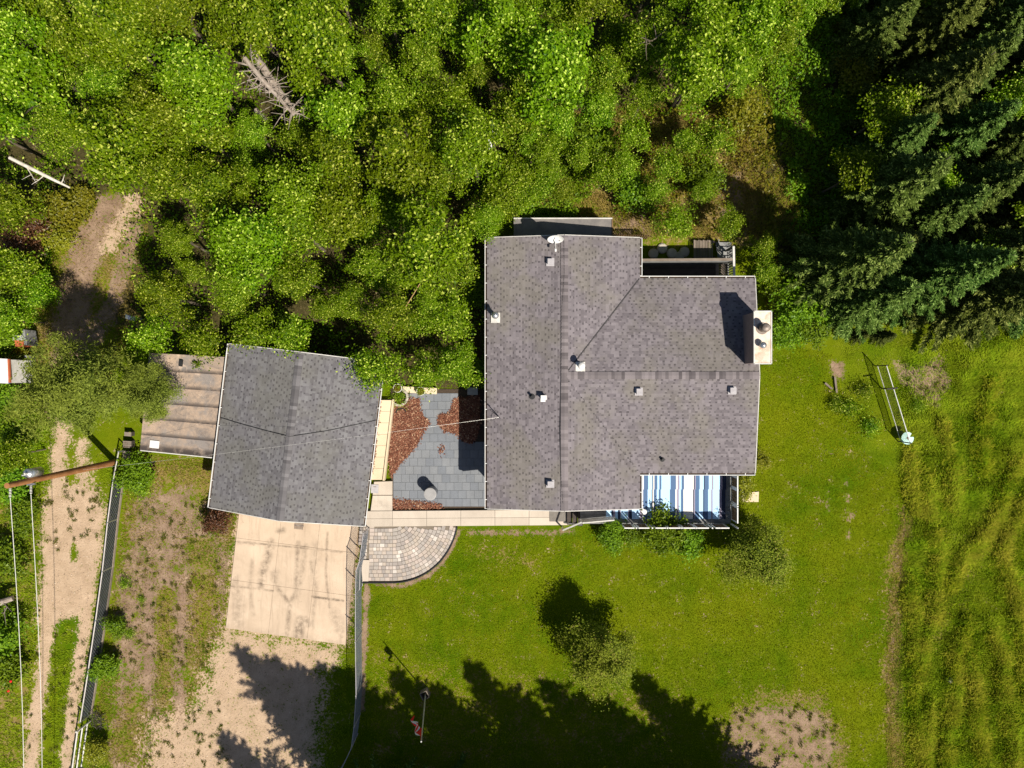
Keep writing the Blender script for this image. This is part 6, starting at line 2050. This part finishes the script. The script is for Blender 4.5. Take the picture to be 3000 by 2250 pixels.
# meadow
px, py = scatter([(2440, 960), (2700, 900), (2850, 780), (3060, 740), (3060, 2290), (2600, 2290), (2612, 2000), (2627, 1800), (2655, 1540), (2640, 1400), (2545, 1330), (2475, 1180)], 330000)
d_, di, sa, fo = masks(px, py)
ok = RNG.random(len(px)) > 0.9 * di
px, py = px[ok], py[ok]
x, y = (px - 1500) * S0, (1125 - py) * S0
rg_ = swath(px, py)
n = len(px)
tuft = vnoise(x, y, 0.5, 35)
inm = np.clip((px - 2600) / 70, 0.25, 1)
az = R(110) + (vnoise(x, y, 1.2, 33) - 0.5) * 4.5
blades("tall_grass", px, py, inm * (0.10 + 0.16 * rg_ + 0.13 * np.clip(tuft * 1.6 - 0.5, 0, 1)) * RNG.uniform(0.6, 1.3, n), RNG.uniform(0.012, 0.026, n), RNG.uniform(0.4, 0.92, n), M["tallgrass"], "long lodged grass of the meadow on the right", az)
px, py = scatter([(2650, 1000), (3060, 900), (3060, 2290), (2620, 2290)], 200000)
rg_ = swath(px, py)
ok = RNG.random(len(px)) < 0.75 * rg_ * np.clip(vnoise(px, py, 35, 57) * 2 - 0.3, 0, 1)
px, py = px[ok], py[ok]
n = len(px)
blades("bright_grass", px, py, RNG.uniform(0.2, 0.42, n), RNG.uniform(0.014, 0.026, n), RNG.uniform(0.5, 0.9, n), M["ridgegrass"], "bright yellow green ridges of lodged grass in the meadow", zoff=0.03)
# rough grass in clearings, verges and the yard
polys = [([(1660, 330), (2160, 280), (2290, 480), (2420, 900), (2240, 900), (2240, 700), (1800, 690), (1540, 600)], 60000, "dry", 0.16, 0.38), ([(120, 680), (440, 560), (420, 900), (300, 1180), (90, 1250), (0, 1040)], 26000, "dry", 0.08, 0.2),
         ([(-20, 1180), (160, 1180), (150, 1400), (118, 1500), (110, 1850), (70, 2260), (-20, 2260)], 30000, "green", 0.08, 0.22), ([(190, 1810), (215, 1850), (200, 2050), (170, 2260), (110, 2260), (150, 2000), (160, 1880)], 9000, "green", 0.06, 0.14),
         ([(255, 1330), (330, 1340), (320, 1500), (290, 1700), (255, 1950), (215, 2260), (205, 2260), (250, 1900), (290, 1650), (296, 1480)], 6000, "green", 0.06, 0.16),
         ([(380, 1330), (640, 1350), (700, 1500), (660, 1860), (560, 2250), (250, 2260), (280, 2100), (350, 1600)], 52000, "dry", 0.05, 0.14), ([(1010, 1700), (1060, 1700), (1058, 2100), (960, 2260), (930, 2150), (1000, 1890)], 12000, "green", 0.06, 0.15),
         ([(2180, 0), (2700, 0), (2800, 400), (2500, 900), (2250, 880), (2250, 500), (2120, 300)], 60000, "green", 0.12, 0.3)]
for poly, n, kd, l0, l1 in polys:
    px, py = scatter(poly, n)
    d_, di, sa, fo = masks(px, py)
    ok = (RNG.random(len(px)) > 1.1 * np.maximum(di * 0.9, sa)) & not_built(px, py)
    px, py = px[ok], py[ok]
    dense = vnoise(px, py, 45, 71) + 0.4 * vnoise(px, py, 14, 72)
    ok = dense > 0.45
    px, py = px[ok], py[ok]
    n = len(px)
    blades("rough_grass", px, py, RNG.uniform(l0, l1, n), RNG.uniform(0.012, 0.028, n), RNG.uniform(0.4, 0.9, n), M["drygrass"] if kd == "dry" else M["tallgrass"],
           "sparse dry grass of the yard and clearings" if kd == "dry" else "rough green grass of the verges")

# dry stalks along the mown edge
px, py = scatter([(2640, 1500), (2680, 1500), (2650, 1700), (2640, 1900), (2645, 2100), (2660, 2270), (2600, 2270), (2596, 2000), (2604, 1750)], 9000)
n = len(px)
blades("dry_edge_grass", px, py, RNG.uniform(0.05, 0.14, n), RNG.uniform(0.012, 0.024, n), RNG.uniform(0.5, 0.95, n), M["drygrass"], "pale dry grass strip where the mown lawn meets the meadow")
# small tufts rooted in the gravel and the bare yard
cx, cy = [], []
for poly, m_ in (([(140, 1400), (290, 1420), (300, 1600), (130, 1620)], 42), ([(450, 2080), (640, 2060), (680, 2250), (420, 2250)], 50), ([(360, 1480), (640, 1480), (640, 1960), (340, 1960)], 130), ([(2140, 2060), (2460, 2060), (2440, 2250), (2150, 2250)], 60),
                ([(90, 1850), (260, 1850), (210, 2250), (80, 2250)], 40), ([(2640, 1060), (2780, 1050), (2760, 1190), (2660, 1180)], 30)):
    a_, b_ = scatter(poly, m_)
    cx.append(a_); cy.append(b_)
cx, cy = np.concatenate(cx), np.concatenate(cy)
px = np.repeat(cx, 34) + RNG.normal(0, 3.2, len(cx) * 34) * np.repeat(RNG.uniform(0.5, 1.6, len(cx)), 34)
py = np.repeat(cy, 34) + RNG.normal(0, 3.2, len(cx) * 34) * np.repeat(RNG.uniform(0.5, 1.6, len(cx)), 34)
n = len(px)
blades("grass_tufts", px, py, RNG.uniform(0.06, 0.17, n), RNG.uniform(0.012, 0.024, n), RNG.uniform(0.3, 0.9, n), M["tuft"], "small dark green tufts rooted in gravel and bare soil")
# loose stones
px, py = scatter([(60, 1200), (300, 1200), (310, 1500), (1050, 1850), (960, 2260), (60, 2260)], 90000)
d_, di, sa, fo = masks(px, py)
ok = (RNG.random(len(px)) < 0.25 * sa) & not_built(px, py)
px, py = px[ok], py[ok]
n = len(px)
x, y = (px - 1500) * S0, (1125 - py) * S0
c = np.stack([x, y, ground_z(x, y) + 0.004], 1)
sz = RNG.uniform(0.008, 0.03, n) * RNG.uniform(0.6, 1.2, n)
off = RNG.normal(0, 0.35, (n, 4, 3)) + np.array([[1, 0, 0], [-.6, .9, 0], [-.6, -.9, 0], [0, 0, 0.9]])[None]
v = (c[:, None] + off * sz[:, None, None]).reshape(-1, 3)
i0 = np.arange(n) * 4
f = np.concatenate([np.stack([i0, i0 + 1, i0 + 3], 1), np.stack([i0 + 1, i0 + 2, i0 + 3], 1), np.stack([i0 + 2, i0, i0 + 3], 1)])
tag(link("gravel", arrays_mesh("gravel", v, f, M["pebble"])), "loose pale gravel stones on the track and the bare yard", "gravel", kind="stuff")

# undergrowth: leaves and fern-like fronds over the floor of the wood and round its rim
UG = [([(-60, -60), (2420, -60), (2300, 250), (1700, 420), (1480, 640), (1390, 1100), (1180, 1120), (640, 1000), (430, 1010), (330, 560), (-60, 620)], 90000, "poplar"), ([(-60, 620), (190, 600), (120, 900), (70, 960), (-60, 960)], 9000, "poplar"),
      ([(1400, 360), (1780, 330), (1720, 640), (1420, 640)], 12000, "lush"), ([(2180, 0), (3050, 0), (3050, 720), (2800, 800), (2420, 900), (2270, 880), (2300, 500)], 50000, "lush"), ([(1800, 330), (2260, 300), (2270, 700), (1800, 640)], 9000, "yellow")]
for poly, n, mt in UG:
    px, py = scatter(poly, n)
    d_, di, sa, fo = masks(px, py)
    ok = (vnoise(px, py, 50, 81) + 0.5 * vnoise(px, py, 16, 82) > 0.55) & (RNG.random(len(px)) > 1.2 * np.maximum(di, sa))
    px, py = px[ok], py[ok]
    x, y = (px - 1500) * S0, (1125 - py) * S0
    inh = (x > xw) & (x < xe2) & (y < yn + 0.2) & (y > ys)
    px, py, x, y = px[~inh], py[~inh], x[~inh], y[~inh]
    c = np.stack([x, y, RNG.uniform(0.05, 0.9, len(x)) * np.clip(vnoise(px, py, 30, 83) * 1.6 - 0.2, 0.1, 1)], 1)
    v, f = leaf_quads(c, 0.9, 0.15, RNG, 0.6)
    tag(link("undergrowth", arrays_mesh("undergrowth", v, f, M[mt])), "low leafy undergrowth on the floor of the wood" if mt == "poplar" else ("low green undergrowth below the spruces and beside the porch" if mt == "lush" else "yellowish weeds of the dry clearing"), "undergrowth", kind="stuff")
